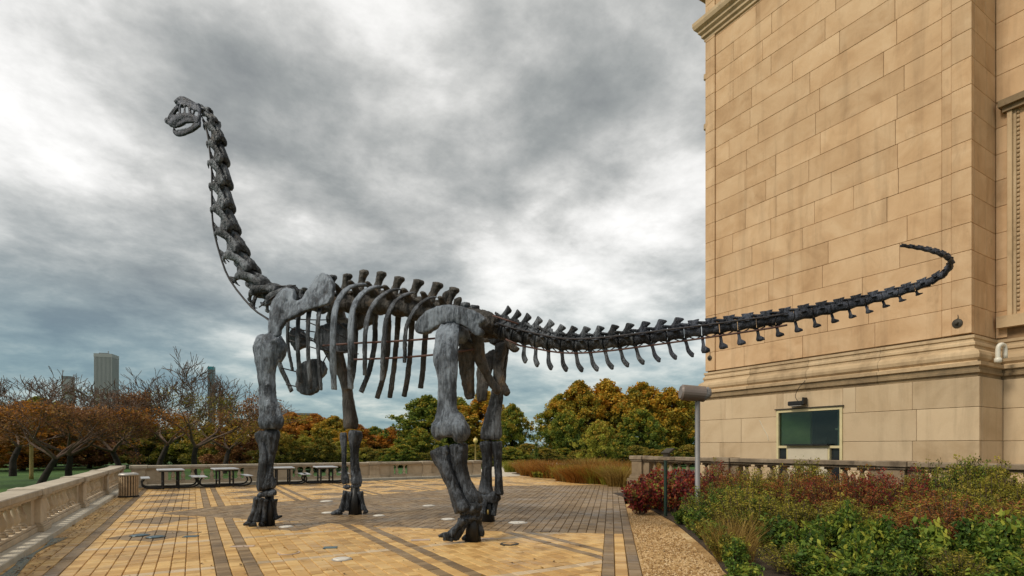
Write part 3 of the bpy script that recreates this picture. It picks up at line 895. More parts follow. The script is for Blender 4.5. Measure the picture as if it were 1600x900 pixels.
# ticket window
win = empty('window', (XB, 9.17, 0)); win.parent = bld; win.location = Vector((XB, 9.17, 0)) - bld.location
wbase = Vector((XB, 9.17, 0))
def wpart(name, mat, boxes, origin=None):
    mb = MB()
    for a, b in boxes: mb.bbox(a, b)
    return mb.build(name, M[mat], win, base=wbase, origin=wbase)
wpart('window_frame', 'cream_paint', [((XB - .03, WY0 - .0, -.2), (XB + .12, WY0 + .07, WZ1)), ((XB - .03, WY1 - .07, -.2), (XB + .12, WY1, WZ1)), ((XB - .03, WY0 + .071, WZ1 - .08), (XB + .12, WY1 - .071, WZ1 - .001)),
      ((XB - .025, WY0 + .071, 1.66), (XB + .11, WY1 - .071, 1.73))])
wpart('window_head_trim', 'iron', [((XB - .06, WY0 - .04, WZ1 + .002), (XB + .05, WY1 + .04, WZ1 + .035))])
wpart('counter_panel', 'cream_panel', [((XB - .07, WY0 + .38, -.2), (XB + .05, WY1 - .40, 1.655))])
wpart('counter_shelf', 'steel_black', [((XB - .16, WY0 + .34, 1.735), (XB + .09, WY1 - .34, 1.775))])
wpart('panel_post', 'cream_paint', [((XB - .06, WY0 + .33, -.2), (XB + .07, WY0 + .379, 1.655)), ((XB - .06, WY1 - .399, -.2), (XB + .07, WY1 - .35, 1.655))])
wpart('window_pane', 'glass', [((XB + .045, WY0 + .071, 1.731), (XB + .055, WY1 - .071, WZ1 - .081))])
wpart('small_pane', 'dark_glass', [((XB + .045, WY0 + .071, -.2), (XB + .055, WY0 + .329, 1.658))])
wpart('small_pane', 'dark_glass', [((XB + .045, WY1 - .349, -.2), (XB + .055, WY1 - .071, 1.658))])
mb = MB(); mb.prism([(XB + .13, WY1 - .005), (XB + .13, WY1 - .05), (XB + .75, WY1 - .62), (XB + .85, WY1 - .62), (XB + .85, WY1 - .005)], .62, WZ1 - .035)
mb.build('booth_side_wall', M['green_wall'], win, base=wbase, origin=wbase)  # splayed shape added so this wall catches more sun and sky
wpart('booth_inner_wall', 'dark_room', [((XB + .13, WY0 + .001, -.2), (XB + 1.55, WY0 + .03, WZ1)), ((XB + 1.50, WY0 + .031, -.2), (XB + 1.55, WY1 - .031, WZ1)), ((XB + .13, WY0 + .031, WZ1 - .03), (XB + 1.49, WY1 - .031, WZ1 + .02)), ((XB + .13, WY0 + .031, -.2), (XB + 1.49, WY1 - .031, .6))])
wpart('booth_column', 'cream_panel', [((XB + .6, WY0 + .35, .6), (XB + .7, WY0 + .45, WZ1 - .05)), ((XB + .55, WY0 + .2, 2.2), (XB + .75, WY0 + .5, 2.24))])
wpart('booth_monitor', 'steel_black', [((XB + .8, WY0 + .9, 1.5), (XB + .85, WY0 + 1.3, 1.95))])
# patch and crack on the base wall
mb = MB(); pts = [Vector((XB - .004, 10.75, 2.55)), Vector((XB - .004, 10.62, 2.3)), Vector((XB - .004, 10.47, 2.05)), Vector((XB - .004, 10.44, 1.9))]
mb.tube(pts, .014, 5); mb.build('mortar_repair', M['cream_panel'], bld)

# fittings fixed to the wall
fl = empty('floodlight', (XB - .05, 9.45, 2.9), 0, 'small black floodlight fixed above the ticket window', 'light')
mb = MB(); mb.bbox((XB - .22, 9.22, 2.93), (XB - .06, 9.68, 3.06), .02); mb.bbox((XB - .06, 9.4, 2.95), (XB - .001, 9.5, 3.03)); mb.build('housing', M['steel_black'], fl)
mb = MB(); mb.bbox((XB - .20, 9.26, 2.912), (XB - .08, 9.62, 2.928)); mb.build('lens', M['rim_metal'], fl)
mb = MB(); mb.bbox((XB - .24, 9.17, 2.95), (XB - .04, 9.215, 3.15)); mb.build('bracket', M['steel_black'], fl)
mb = MB(); mb.tube([Vector((XB - .06, 9.45, 3.06)), Vector((XB - .10, 9.50, 3.2)), Vector((XB - .17, 9.42, 3.33)), Vector((XB - .24, 9.3, 3.45)), Vector((XB - .27, 9.1, 3.62))], .008, 5, 4); mb.build('cable', M['steel_black'], fl)
def anchor(y, z, r, lab):
    a = empty('anchor_plate', (XF - .03, y, z), 0, lab, 'wall anchor', 'iron anchor plates on the museum wall')
    mb = MB(); rot = Matrix.Rotation(R(-90), 3, 'Y')
    t = MB(); t.lathe([(r * .9, 0), (r, .015), (r * .95, .03), (r * .35, .045), (r * .3, .08), (.02, .09)], 16)
    mb.add([rot @ v + Vector((XF - .046, y, z)) for v in t.v], t.f); mb.build('disc', M['iron'], a)
    mb = MB(); mb.tube([Vector((XF - .08, y, z + r * .5)), Vector((XF - .07, y - .02, z + .14)), Vector((XF - .06, y - .01, z + .2))], .008, 5); mb.build('strap', M['iron'], a)
anchor(5.62, 4.66, .11, 'round rusty iron anchor plate with a short strap beside the tail')
anchor(12.8, 4.85, .09, 'round rusty iron anchor plate at the wall corner behind the grey post lamp')
sc_ = empty('security_camera', (XF + .55, YR - .33, 3.70), 0, 'white hooked security camera on the moulded ledge', 'camera')
mb = MB(); mb.tube([Vector((XF + .55, YR - .30, 3.69)), Vector((XF + .55, YR - .30, 4.0)), Vector((XF + .58, YR - .32, 4.1)), Vector((XF + .68, YR - .34, 4.12)), Vector((XF + .76, YR - .36, 4.06)), Vector((XF + .77, YR - .36, 3.8))], .05, 10, 3); mb.build('arm', M['white_plastic'], sc_, True)
mb = MB(); mb.lathe([(.05, 0), (.075, .02), (.075, .1), (.05, .12)], 12, (XF + .55, YR - .30, 3.685)); mb.build('base', M['white_plastic'], sc_, True)

# ------------------------------------------------------------------ balustrades
def baluster_mesh(h, r, mat):
    mb = MB()
    mb.bbox((-r * .95, -r * .95, 0), (r * .95, r * .95, h * .10))
    p = [(.80, .10), (.92, .13), (.80, .16), (.55, .19), (.70, .24), (.98, .33), (1.0, .40), (.88, .50), (.62, .62), (.46, .73), (.42, .80), (.62, .83), (.62, .86), (.5, .875)]
    mb.lathe([(a * r, b * h) for a, b in p], 14)
    mb.bbox((-r * .9, -r * .9, h * .88), (r * .9, r * .9, h))
    me = mb.mesh('baluster', (0, 0, 0), False)
    sm = [len(f.vertices) == 4 and abs(f.normal.z) < .9 for f in me.polygons]
    me.polygons.foreach_set('use_smooth', sm)
    me.materials.append(M[mat])
    return me
BAL_H, BAL_R = .49, .092
bal_me = baluster_mesh(BAL_H, BAL_R, 'balustrade')
def balustrade(name, p0, p1, piers, label, z0=.1, group=None, solid=(), panel_side=.28, step=True, stone='balustrade', cope='coping', bme=None):
    """p0,p1 plan ends; piers: distances along; terrace side is -normal"""
    p0 = Vector(p0).to_3d(); p1 = Vector(p1).to_3d()
    ax = (p1 - p0).normalized(); L = (p1 - p0).length
    ang = math.atan2(ax.y, ax.x)
    root = empty(name, (p0.x, p0.y, 0), ang, label, 'balustrade', group)
    def bx(nm, boxes, mat=None, bev=0.0):
        mb = MB()
        for a, b in boxes: mb.bbox(a, b, bev)
        me = mb.mesh(nm); return link_mesh(nm, me, root, (0, 0, 0), M[mat or stone])
    zb_, zt = z0 + .14, z0 + .14 + BAL_H
    piers = sorted(piers)
    pw = .25
    for k, d in enumerate(piers):
        pr = bx('pier', [((d - pw, -.20, z0 + .155), (d + pw, .20, zt + .001))], stone, .01)
        mb = MB()
        for a, zz0, zz1 in ((.06, z0, z0 + .09), (.04, z0 + .0905, z0 + .125), (.015, z0 + .1255, z0 + .154)):
            mb.bbox((d - pw - a, -.20 - a, zz0), (d + pw + a, .20 + a, zz1), .008)
        me = mb.mesh('pier_base'); o = link_mesh('pier_base', me, root, (0, 0, 0), M[stone]); o.parent = pr
        mb = MB()
        mb.bbox((d - pw - .06, -.27, zt + .05), (d + pw + .06, .27, zt + .185), .012); mb.bbox((d - pw - .03, -.23, zt + .002), (d + pw + .03, .23, zt + .049))
        me = mb.mesh('pier_cap'); o = link_mesh('pier_cap', me, root, (0, 0, 0), M[cope]); o.parent = pr
    for a, b in zip(piers, piers[1:]):
        a_, b_ = a + pw + .002, b - pw - .002
        bx('base_rail', [((a_ + .06, -.17, z0), (b_ - .06, .17, z0 + .09)), ((a_ + .02, -.14, z0 + .091), (b_ - .02, .14, z0 + .139))], stone, .008)
        # coping in two stones
        m = (a_ + b_) / 2
        for s0, s1 in ((a_ + .062, m - .004), (m + .004, b_ - .062)):
            bx('coping', [((s0, -.23, zt + .055), (s1, .23, zt + .17))], cope, .014)
        bx('coping_bed', [((a_ + .03, -.17, zt + .001), (b_ - .03, .17, zt + .054))], stone)
        sp = [panel_side, panel_side]
        for s, (q0, q1) in enumerate(((a_, a_ + sp[0]), (b_ - sp[1], b_))):
            bx('end_panel', [((q0, -.11, zb_), (q1, .11, zt))])
        n = max(2, int(round((b_ - a_ - sum(sp)) / .375)))
        for i in range(n):
            q = a_ + sp[0] + (i + .5) * (b_ - a_ - sum(sp)) / n
            link_mesh('baluster', bme or bal_me, root, (q, 0, zb_))
    if step:
        n = int(L / 1.6) + 1
        for i in range(n):
            s0, s1 = i * L / n + .003, (i + 1) * L / n - .003
            bx('plinth_stone', [((s0, -.43, -.12), (s1, .45, z0 - .002))], 'kerb', .012)
    mb = MB(); mb.bbox((0, -.42, LOW - .2), (L, .40, -.122)); link_mesh('footing', mb.mesh('footing'), root, (0, 0, 0), M['kerb'])
    return root
# long side: runs along Y, terrace on the +X side
balustrade('stone_balustrade', (-2.65, -3.0), (-2.65, 28.0), [2.7, 7.3, 11.9, 16.5, 21.1, 25.7, 30.3],
           'long weathered stone balustrade with bulbous balusters beside the slatted litter bin')
balustrade('stone_balustrade', (-2.2, 27.7), (14.3, 27.7), [.25, 5.3, 10.3, 13.2, 16.25], 'far stone balustrade behind the four picnic tables', panel_side=.8)
# balustrade in front of the museum, standing on its own raised kerb
balustrade('stone_balustrade', (13.9, -8.0), (13.9, 14.6), [.3, 4.9, 9.5, 14.1, 18.7, 22.3], 'dark stone balustrade between shrub bed and museum wall', z0=.56, step=False, stone='balustrade_dark', cope='coping_dark', bme=baluster_mesh(BAL_H, BAL_R, 'balustrade_dark'))
mb = MB(); mb.bbox((13.62, -8, -.1), (14.2, 14.7, .558)); o = mb.build('retaining_wall', M['balustrade_dark']); tag(o, 'low stone retaining wall carrying the dark balustrade', 'wall')

# ------------------------------------------------------------------ the dinosaur skeleton
# body frame: midline through the hips, FF forward (to the head), LL to the animal's left flank
HIPX, HIPD = -.74, 10.95
FF = RGT * -.93 + FWD * .37
LL = RGT * -.37 + FWD * -.93
UP = Vector((0, 0, 1))
def dd(u, o):
    k = (u - 800) / FPX
    x0 = HIPX - .37 * o; y0 = HIPD - .93 * o
    s = (x0 - k * y0) / (.93 + .37 * k)
    return y0 + .37 * s
def P(u, v, o=0.0): return at(u, v, dd(u, o))
def pxm(u, o=0.0): return dd(u, o) / FPX          # metres per survey pixel there
droot = campos(HIPX, HIPD, 0)
dino = empty('dinosaur_skeleton', droot, 0, 'towering dark grey dinosaur skeleton with raised neck and long curling tail', 'skeleton')
seedc = [0]
def finish(mb, name, mat, voxel=0.0, smooth=3, disp=.0, freq=3.0, parent=None):
    """origin at the middle of the bone"""
    c = sum(mb.v, Vector()) / len(mb.v)
    me = mb.mesh(name, c, True)
    if voxel:
        seedc[0] += 3.7
        old = me
        me = remesh(me, voxel, smooth, disp, freq, seedc[0])
        me.name = name
    par = parent or dino
    return link_mesh(name, me, par, c - parent_pos(par), M[mat])
def auto_ref(pts):
    d = pts[-1] - pts[0]
    return UP if abs(d.z) < .55 * d.length else FF
def bone(name, ctrl, mat, flat=.68, voxel=.024, disp=.018, smooth=1, sides=14, extra=None, ref=None):
    """ctrl: (u, v, o, half width in survey px)"""
    mb = MB()
    pts = [P(c[0], c[1], c[2]) for c in ctrl]
    rad = []
    for c in ctrl:
        w = c[3] * pxm(c[0], c[2]); fl = c[4] if len(c) > 4 else flat
        rad.append((w, w * fl))
    if len(rad) > 4:
        n_ = len(rad)
        for e, q_ in ((0, 1), (n_ - 1, n_ - 2)):
            rad[e] = tuple(max(rad[e][i], .86 * rad[q_][i]) for i in (0, 1))
    seedc[0] += 1.1
    mb.loft(pts, rad, 26, ref or auto_ref(pts), 4, True, .10, seedc[0])
    if extra:
        for (ctr, fl) in extra:
            mb.loft([P(c[0], c[1], c[2]) for c in ctr], [(c[3] * pxm(c[0], c[2]), c[3] * pxm(c[0], c[2]) * fl) for c in ctr], 12, ref or auto_ref([P(c[0], c[1], c[2]) for c in ctr]), 3)
    for v in mb.v: v.z = max(v.z, .004)
    return finish(mb, name, mat, voxel, smooth, disp)
def flat_bone(name, outline, ofun, th, mat, voxel=.03, smooth=6, disp=.012, extra=None):
    mb = MB()
    pts = [P(u, v, ofun(u, v)) for u, v in outline]
    mb.plate(pts, LL, th)
    if extra:
        for ctr, fl in extra:
            mb.loft([P(c[0], c[1], c[2]) for c in ctr], [(c[3] * pxm(c[0], c[2]), c[3] * pxm(c[0], c[2]) * fl) for c in ctr], 12, auto_ref([P(c[0], c[1], c[2]) for c in ctr]), 3)
    return finish(mb, name, mat, voxel, smooth, disp)
def mirror_plane(p):      # mirror a point through the midline plane
    q = p - droot; return p - LL * (2 * q.dot(LL))

# ---- left hind leg
bone('femur', [(704, 511, .98, 14), (701, 520, 1.06, 18.5), (699, 537, 1.15, 19), (698, 560, 1.2, 20), (700, 585, 1.22, 17), (700, 620, 1.22, 15.5), (700, 642, 1.22, 17.5), (703, 660, 1.22, 26), (704, 672, 1.22, 29), (704, 682, 1.22, 22)], 'bone_pale', .62, .028, .014, 2,
     extra=[([(704, 521, .95, 13), (717, 522, .85, 14), (727, 526, .7, 12)], .9), ([(716, 664, 1.25, 13), (722, 676, 1.25, 13), (716, 687, 1.2, 9)], 1.2), ([(688, 664, 1.25, 12), (686, 676, 1.25, 11), (692, 684, 1.2, 8)], 1.2)])
bone('fibula', [(685, 702, 1.36, 14, .5), (688, 712, 1.36, 14, .6), (697, 733, 1.36, 11), (707, 758, 1.36, 9.5), (716, 780, 1.36, 11.5), (724, 794, 1.36, 15), (726, 799, 1.36, 12)], 'bone_black', .8, .024, .012,
     extra=[([(674, 708, 1.36, 5), (684, 708, 1.36, 8), (700, 702, 1.36, 7)], .9)])
bone('tibia', [(714, 694, 1.18, 13), (715, 702, 1.18, 15), (715, 722, 1.18, 14), (721, 745, 1.18, 11), (731, 766, 1.18, 11), (740, 781, 1.2, 14), (742, 788, 1.2, 11)], 'bone_black', .9, .024, .014)
bone('ankle_bone', [(722, 800, 1.25, 9), (732, 797, 1.25, 13), (743, 794, 1.25, 13), (751, 796, 1.25, 8)], 'bone_black', .9, .022, .03, 1)
bone('ankle_bone', [(722, 812, 1.3, 7), (729, 808, 1.28, 10), (742, 806, 1.22, 9), (750, 812, 1.18, 6)], 'bone_black', .9, .022, .03, 1)
for (a, b, c, d) in (((722, 811, 1.42), (716, 822, 1.45), (706, 834, 1.47), (700, 838, 1.48)), ((728, 812, 1.3), (722, 824, 1.36), (714, 836, 1.40), (708, 841, 1.42)), ((744, 812, 1.15), (748, 822, 1.1), (750, 832, 1.1), (750, 838, 1.1))):
    bone('metatarsal', [a + (7,), b + (5,), c + (6.5,), d + (5,)], 'bone_black', .9, .02, .014, 1)
for (a, b, c) in (((703, 838, 1.5), (694, 836, 1.55), (685, 838, 1.6)), ((708, 841, 1.45), (700, 841, 1.5), (692, 843, 1.55)), ((716, 838, 1.38), (711, 841, 1.42), (706, 843, 1.46)), ((736, 836, 1.2), (728, 840, 1.25), (722, 843, 1.3))):
    bone('toe_claw', [a + (6,), b + (5,), c + (2,)], 'bone_black', .8, .016, .008, 1)
# ---- right hind leg (far side)
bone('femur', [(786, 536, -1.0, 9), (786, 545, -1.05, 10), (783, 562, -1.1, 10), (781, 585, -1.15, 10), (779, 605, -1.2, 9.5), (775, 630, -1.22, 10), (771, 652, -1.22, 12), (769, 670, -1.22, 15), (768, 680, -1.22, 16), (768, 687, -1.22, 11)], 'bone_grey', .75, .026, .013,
     extra=[([(786, 538, -1.0, 8), (778, 534, -.8, 8), (770, 530, -.6, 8)], 1.0)])
bone('tibia', [(760, 689, -1.2, 9), (761, 696, -1.2, 11), (762, 715, -1.2, 8), (761, 740, -1.2, 8), (760, 758, -1.2, 10), (760, 769, -1.2, 12), (760, 772, -1.2, 9)], 'bone_black', .8, .022, .012)
bone('fibula', [(776, 690, -1.1, 7), (777, 700, -1.1, 7.5), (778, 730, -1.1, 5.5), (779, 755, -1.1, 6), (780, 769, -1.1, 7), (780, 773, -1.1, 5)], 'bone_black', .9, .02, .01)
bone('ankle_bone', [(752, 777, -1.2, 6), (762, 776, -1.2, 9), (774, 776, -1.2, 8), (781, 779, -1.2, 4)], 'bone_black', .9, .02, .02, 1)
for (a, b, c) in (((757, 780, -1.15), (756, 792, -1.1), (754, 804, -1.05)), ((765, 782, -1.3), (764, 794, -1.3), (762, 806, -1.3)), ((774, 782, -1.25), (772, 795, -1.25), (770, 806, -1.2))):
    bone('metatarsal', [a + (5.5,), b + (4,), c + (5,)], 'bone_black', .9, .018, .01, 1)
# ---- left foreleg
bone('humerus', [(420, 527, 1.05, 14, .7), (418, 535, 1.1, 24, .5), (417, 546, 1.14, 28, .42), (416, 562, 1.16, 23, .45), (415, 582, 1.17, 15.5, .6), (417, 602, 1.17, 13, .75), (418, 622, 1.17, 14, .75), (421, 645, 1.17, 18, .6), (422, 658, 1.17, 21.5, .6), (422, 665, 1.17, 20, .6), (422, 671, 1.17, 12, .8)], 'bone_pale', .6, .026, .014,
     extra=[([(430, 532, 1.1, 12), (438, 545, 1.05, 10), (434, 565, 1.1, 6)], 1.1)])
bone('ulna', [(421, 673, 1.12, 10), (423, 682, 1.13, 15), (424, 696, 1.14, 11), (421, 718, 1.15, 8), (419, 740, 1.16, 9), (420, 756, 1.16, 12), (421, 764, 1.16, 10)], 'bone_black', .8, .022, .012)
bone('radius', [(405, 675, 1.22, 6), (407, 681, 1.22, 8), (411, 700, 1.24, 6), (412, 722, 1.24, 6.5), (411, 745, 1.22, 8), (411, 760, 1.2, 9), (412, 766, 1.2, 7)], 'bone_black', .9, .022, .01)
bone('wrist_bone', [(403, 775, 1.2, 3), (412, 772, 1.2, 5), (424, 770, 1.18, 6), (431, 770, 1.16, 4)], 'bone_black', .9, .018, .012, 1)
for a, b, c in (((403, 778, 1.28), (398, 796, 1.3), (391, 815, 1.33)), ((408, 778, 1.25), (404, 798, 1.27), (401, 815, 1.29)), ((414, 780, 1.2), (413, 798, 1.2), (411, 815, 1.2)), ((427, 780, 1.02), (428, 795, 1.0), (429, 811, .98))):
    bone('metacarpal', [a + (6.5,), b + (4.2,), c + (6,)], 'bone_black', .9, .018, .01, 1)
for a, b, c in (((393, 817, 1.34), (387, 818, 1.38), (380, 820, 1.42)), ((400, 818, 1.3), (394, 820, 1.34), (389, 822, 1.38)), ((411, 817, 1.22), (408, 819, 1.24), (404, 820, 1.26))):
    bone('toe_claw', [a + (5,), b + (4,), c + (2,)], 'bone_black', .8, .016, .006, 1)
bone('thumb_claw', [(424, 812, 1.05, 4), (432, 809, 1.0, 3), (441, 806, .95, 1.6)], 'bone_black', .8, .016, .004, 1)
# ---- right foreleg (far side)
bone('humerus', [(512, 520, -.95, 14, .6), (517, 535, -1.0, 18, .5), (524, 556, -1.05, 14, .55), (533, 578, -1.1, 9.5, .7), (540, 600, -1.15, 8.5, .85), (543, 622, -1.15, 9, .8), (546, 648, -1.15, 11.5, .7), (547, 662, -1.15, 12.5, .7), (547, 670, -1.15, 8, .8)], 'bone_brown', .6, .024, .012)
bone('ulna', [(556, 673, -1.15, 8), (555, 682, -1.15, 10.5), (554, 700, -1.15, 7), (554, 722, -1.15, 6.5), (556, 742, -1.15, 7.5), (557, 753, -1.15, 8), (557, 757, -1.15, 6)], 'bone_black', .9, .02, .01)
bone('radius', [(537, 676, -1.1, 4), (537, 684, -1.1, 5.5), (538, 705, -1.1, 4), (538, 730, -1.1, 4), (540, 748, -1.1, 6), (541, 756, -1.1, 5)], 'bone_black', .95, .02, .008)
for a, b in (((536, 761, -1.1), (547, 760, -1.1)), ((549, 759, -1.15), (564, 758, -1.15))):
    bone('wrist_bone', [a + (2,), ((a[0] + b[0]) / 2, a[1], a[2], 4), b + (2,)], 'bone_black', .9, .016, .006, 1)
for a, b, c in (((541, 767, -1.08), (537, 783, -1.05), (533, 799, -1.0)), ((546, 768, -1.12), (544, 784, -1.1), (542, 798, -1.08)), ((562, 768, -1.2), (565, 783, -1.22), (569, 797, -1.24))):
    bone('metacarpal', [a + (5.5,), b + (4,), c + (5,)], 'bone_black', .9, .018, .008, 1)
for a, b, c in (((534, 799, -1.0), (526, 801, -.95), (517, 803, -.9)), ((569, 798, -1.24), (572, 799, -1.25), (575, 800, -1.26))):
    bone('toe_claw', [a + (5,), b + (4,), c + (2,)], 'bone_black', .8, .016, .006, 1)
# ---- steel stands under the four feet
def stand(u, vtop, vbot, o, wt, wb, mat='steel_black'):
    a = P(u, vtop, o); b = P(u, vbot, o); b.z = 0
    b = Vector((a.x, a.y, 0)); m = pxm(u, o)
    mb = MB()
    k0 = len(mb.v)
    for p, w in ((b, wb), (a, wt)):
        for sx, sy in ((-1, -1), (1, -1), (1, 1), (-1, 1)): mb.v.append(p + FF * (sx * w * m) + LL * (sy * w * m * .8))
    mb.f += [(0, 3, 2, 1), (4, 5, 6, 7), (0, 1, 5, 4), (1, 2, 6, 5), (2, 3, 7, 6), (3, 0, 4, 7)]
    finish(mb, 'steel_stand', mat)
stand(739, 800, 846, 1.2, 6, 10.5); stand(763, 776, 815, -1.25, 4.5, 8.5); stand(421, 774, 821, 1.08, 5, 6.5); stand(555, 760, 804, -1.18, 5, 8)
mb = MB(); c_ = P(762.5, 800, -1.05); mb.box(c_, (.03, .03, .10)); finish(mb, 'yellow_tag', 'lamp_post')

# ---- shoulder blades
SCAP = [(505, 427), (514, 430), (520, 438), (523, 448), (521, 462), (514, 476), (499, 481), (483, 485), (470, 492), (458, 498), (446, 503), (439, 515), (435, 526), (428, 526), (421, 523), (421, 510), (422, 498), (424, 485), (428, 470), (434, 461), (441, 454), (448, 450), (456, 450), (461, 454), (461, 463), (460, 470), (467, 471), (472, 469), (478, 460), (484, 451), (490, 443), (496, 433)]
def scap_o(u, v): return .62 + .42 * (v - 427) / 100 + .05 * (523 - u) / 100
flat_bone('shoulder_blade', SCAP, scap_o, .12, 'bone_pale', .028, 6, .016,
          extra=[([(446, 456, .85, 9), (440, 475, .9, 12), (434, 500, .98, 12), (429, 520, 1.05, 9)], .7), ([(438, 488, .95, 12), (462, 484, .88, 10), (484, 472, .78, 10), (503, 456, .70, 12), (510, 445, .66, 10)], .35)])
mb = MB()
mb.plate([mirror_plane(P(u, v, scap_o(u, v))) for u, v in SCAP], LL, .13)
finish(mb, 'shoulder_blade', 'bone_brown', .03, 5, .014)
# ---- hip bones
ILI = [(649, 513), (651, 505), (658, 496), (666, 488), (676, 482), (688, 478), (700, 477), (714, 478), (728, 481), (742, 486), (753, 492), (760, 499), (758, 505), (748, 508), (751, 513), (757, 518), (753, 526), (746, 527), (738, 519), (730, 512), (718, 508), (706, 507), (692, 508), (682, 513), (672, 520), (662, 523), (653, 521)]
flat_bone('hip_blade', ILI, lambda u, v: .95, .15, 'bone_pale', .028, 6, .012,
          extra=[([(655, 513, .92, 7), (676, 500, .96, 12), (702, 493, 1.0, 12.5), (728, 495, .98, 11), (752, 502, .92, 6)], .4)])
mb = MB(); mb.plate([mirror_plane(P(u, v, .9)) for u, v in ILI], LL, .14); finish(mb, 'hip_blade', 'bone_brown', .032, 5, .01)
for sgn, mt in ((1, 'bone_brown'), (-1, 'bone_brown')):
    def sp(u, v, o, w):
        p = P(u, v, o); w_ = w * pxm(u, o)
        return (p if sgn > 0 else mirror_plane(p)), w_
    def bl(name, ctr, fl, vox=.026):
        mb = MB(); q = [sp(*c[:4]) for c in ctr]
        mb.loft([a for a, b in q], [(b, b * fl) for a, b in q], 12, FF, 3); finish(mb, name, mt, vox, 3, .014)
    bl('ischium', [(743, 519, .62, 10), (747, 535, .55, 11), (749, 556, .45, 11), (756, 575, .38, 8), (766, 594, .30, 6.5), (775, 608, .26, 7), (780, 614, .24, 5)], .6)
    bl('pubis', [(735, 532, .62, 9), (729, 550, .5, 15), (729, 570, .42, 15), (731, 592, .36, 12), (733, 610, .3, 11), (735, 624, .28, 8)], .35)
mb = MB()
pts = [P(u, v, 0) for u, v in ((722, 500), (740, 503), (760, 508), (778, 513))]
mb.loft(pts, [(.22, .30), (.26, .34), (.26, .34), (.20, .26)], 14, UP, 3); finish(mb, 'sacrum', 'bone_brown', .03, 3, .03, 4)

# ---- vertebra prototypes (unit length along +x from head end to tail end, z dorsal)
def proto(name, fn, voxel, smooth, disp, freq, mats):
    mb = MB(); fn(mb)
    base = remesh(mb.mesh(name, (0, 0, 0), True), voxel, smooth, disp, freq, seedc[0] + 1.3)
    seedc[0] += 5
    out = []
    for m in mats:
        me = base.copy(); me.name = name; me.materials.clear(); me.materials.append(M[m]); out.append(me)
    return out
X_ = Vector((1, 0, 0)); Y_ = Vector((0, 1, 0)); Z_ = Vector((0, 0, 1))
def cervical(mb):
    V = Vector
    mb.loft([V((-.08, 0, -.02)), V((.06, 0, 0)), V((.3, 0, .0)), V((.55, 0, .02)), V((.85, 0, .0)), V((1.0, 0, -.02))], [(.18, .17), (.26, .23), (.19, .17), (.18, .16), (.25, .23), (.27, .24)], 16, Y_, 3, True, .05)
    # neural arch rising to the rear
    mb.plate([V(p) for p in ((.02, 0, .14), (.22, 0, .34), (.48, 0, .44), (.74, 0, .56), (.98, 0, .58), (1.14, 0, .46), (1.12, 0, .30), (.92, 0, .16), (.5, 0, .06))], Y_, .24)
    for s in (-1, 1):
        mb.loft([V((.85, .08 * s, .38)), V((1.06, .22 * s, .40)), V((1.22, .27 * s, .28))], [.15, .14, .09], 8, Z_, 2)
        mb.loft([V((.25, .12 * s, .18)), V((.05, .24 * s, .26)), V((-.14, .26 * s, .28))], [.13, .11, .08], 8, Z_, 2)
        # sweeping side wing, down in front and up behind
        mb.loft([V((.02, .30 * s, -.20)), V((.16, .36 * s, -.06)), V((.42, .30 * s, .12)), V((.74, .24 * s, .28)), V((1.06, .28 * s, .38))], [(.12, .05), (.18, .06), (.16, .07), (.15, .08), (.12, .08)], 10, Z_, 3)
        mb.loft([V((.16, .12 * s, .0)), V((.16, .36 * s, -.06))], [(.16, .07), (.15, .06)], 8, X_, 1)
        # short neck rib
        mb.loft([V((.12, .34 * s, -.10)), V((.10, .32 * s, -.26)), V((.08, .26 * s, -.40))], [(.11, .05), (.08, .045), (.06, .04)], 8, X_, 2)
        mb.loft([V((-.06, .26 * s, -.38)), V((.08, .26 * s, -.42)), V((.30, .25 * s, -.40))], [.03, .05, .02], 6, Y_, 2)
def dorsal(mb):
    V = Vector
    mb.loft([V((-.05, 0, 0)), V((.06, 0, 0)), V((.45, 0, .0)), V((.92, 0, 0)), V((1.0, 0, 0))], [(.42, .40), (.50, .48), (.36, .36), (.52, .50), (.45, .42)], 16, Y_, 3)
    mb.loft([V((.5, 0, .3)), V((.52, 0, .75)), V((.58, 0, 1.15)), V((.66, 0, 1.5)), V((.70, 0, 1.66)), V((.70, 0, 1.76))], [(.34, .20), (.26, .15), (.20, .15), (.22, .20), (.30, .26), (.22, .18)], 12, X_, 3)
    for s in (-1, 1):
        mb.loft([V((.5, .15 * s, .55)), V((.52, .55 * s, .80)), V((.55, .95 * s, .92)), V((.56, 1.1 * s, .90))], [(.22, .14), (.20, .10), (.15, .10), (.10, .08)], 10, X_, 3)
        mb.loft([V((.1, .15 * s, .55)), V((-.2, .2 * s, .62))], [.14, .10], 8, Z_, 1)
        mb.loft([V((.9, .15 * s, .62)), V((1.2, .18 * s, .62))], [.13, .10], 8, Z_, 1)
        mb.plate([V(p) for p in ((.25, .12 * s, .3), (.5, .9 * s, .85), (.62, .9 * s, .85), (.8, .12 * s, .3))], X_ * .0 + Vector((.3, 0, .95)).normalized(), .07)
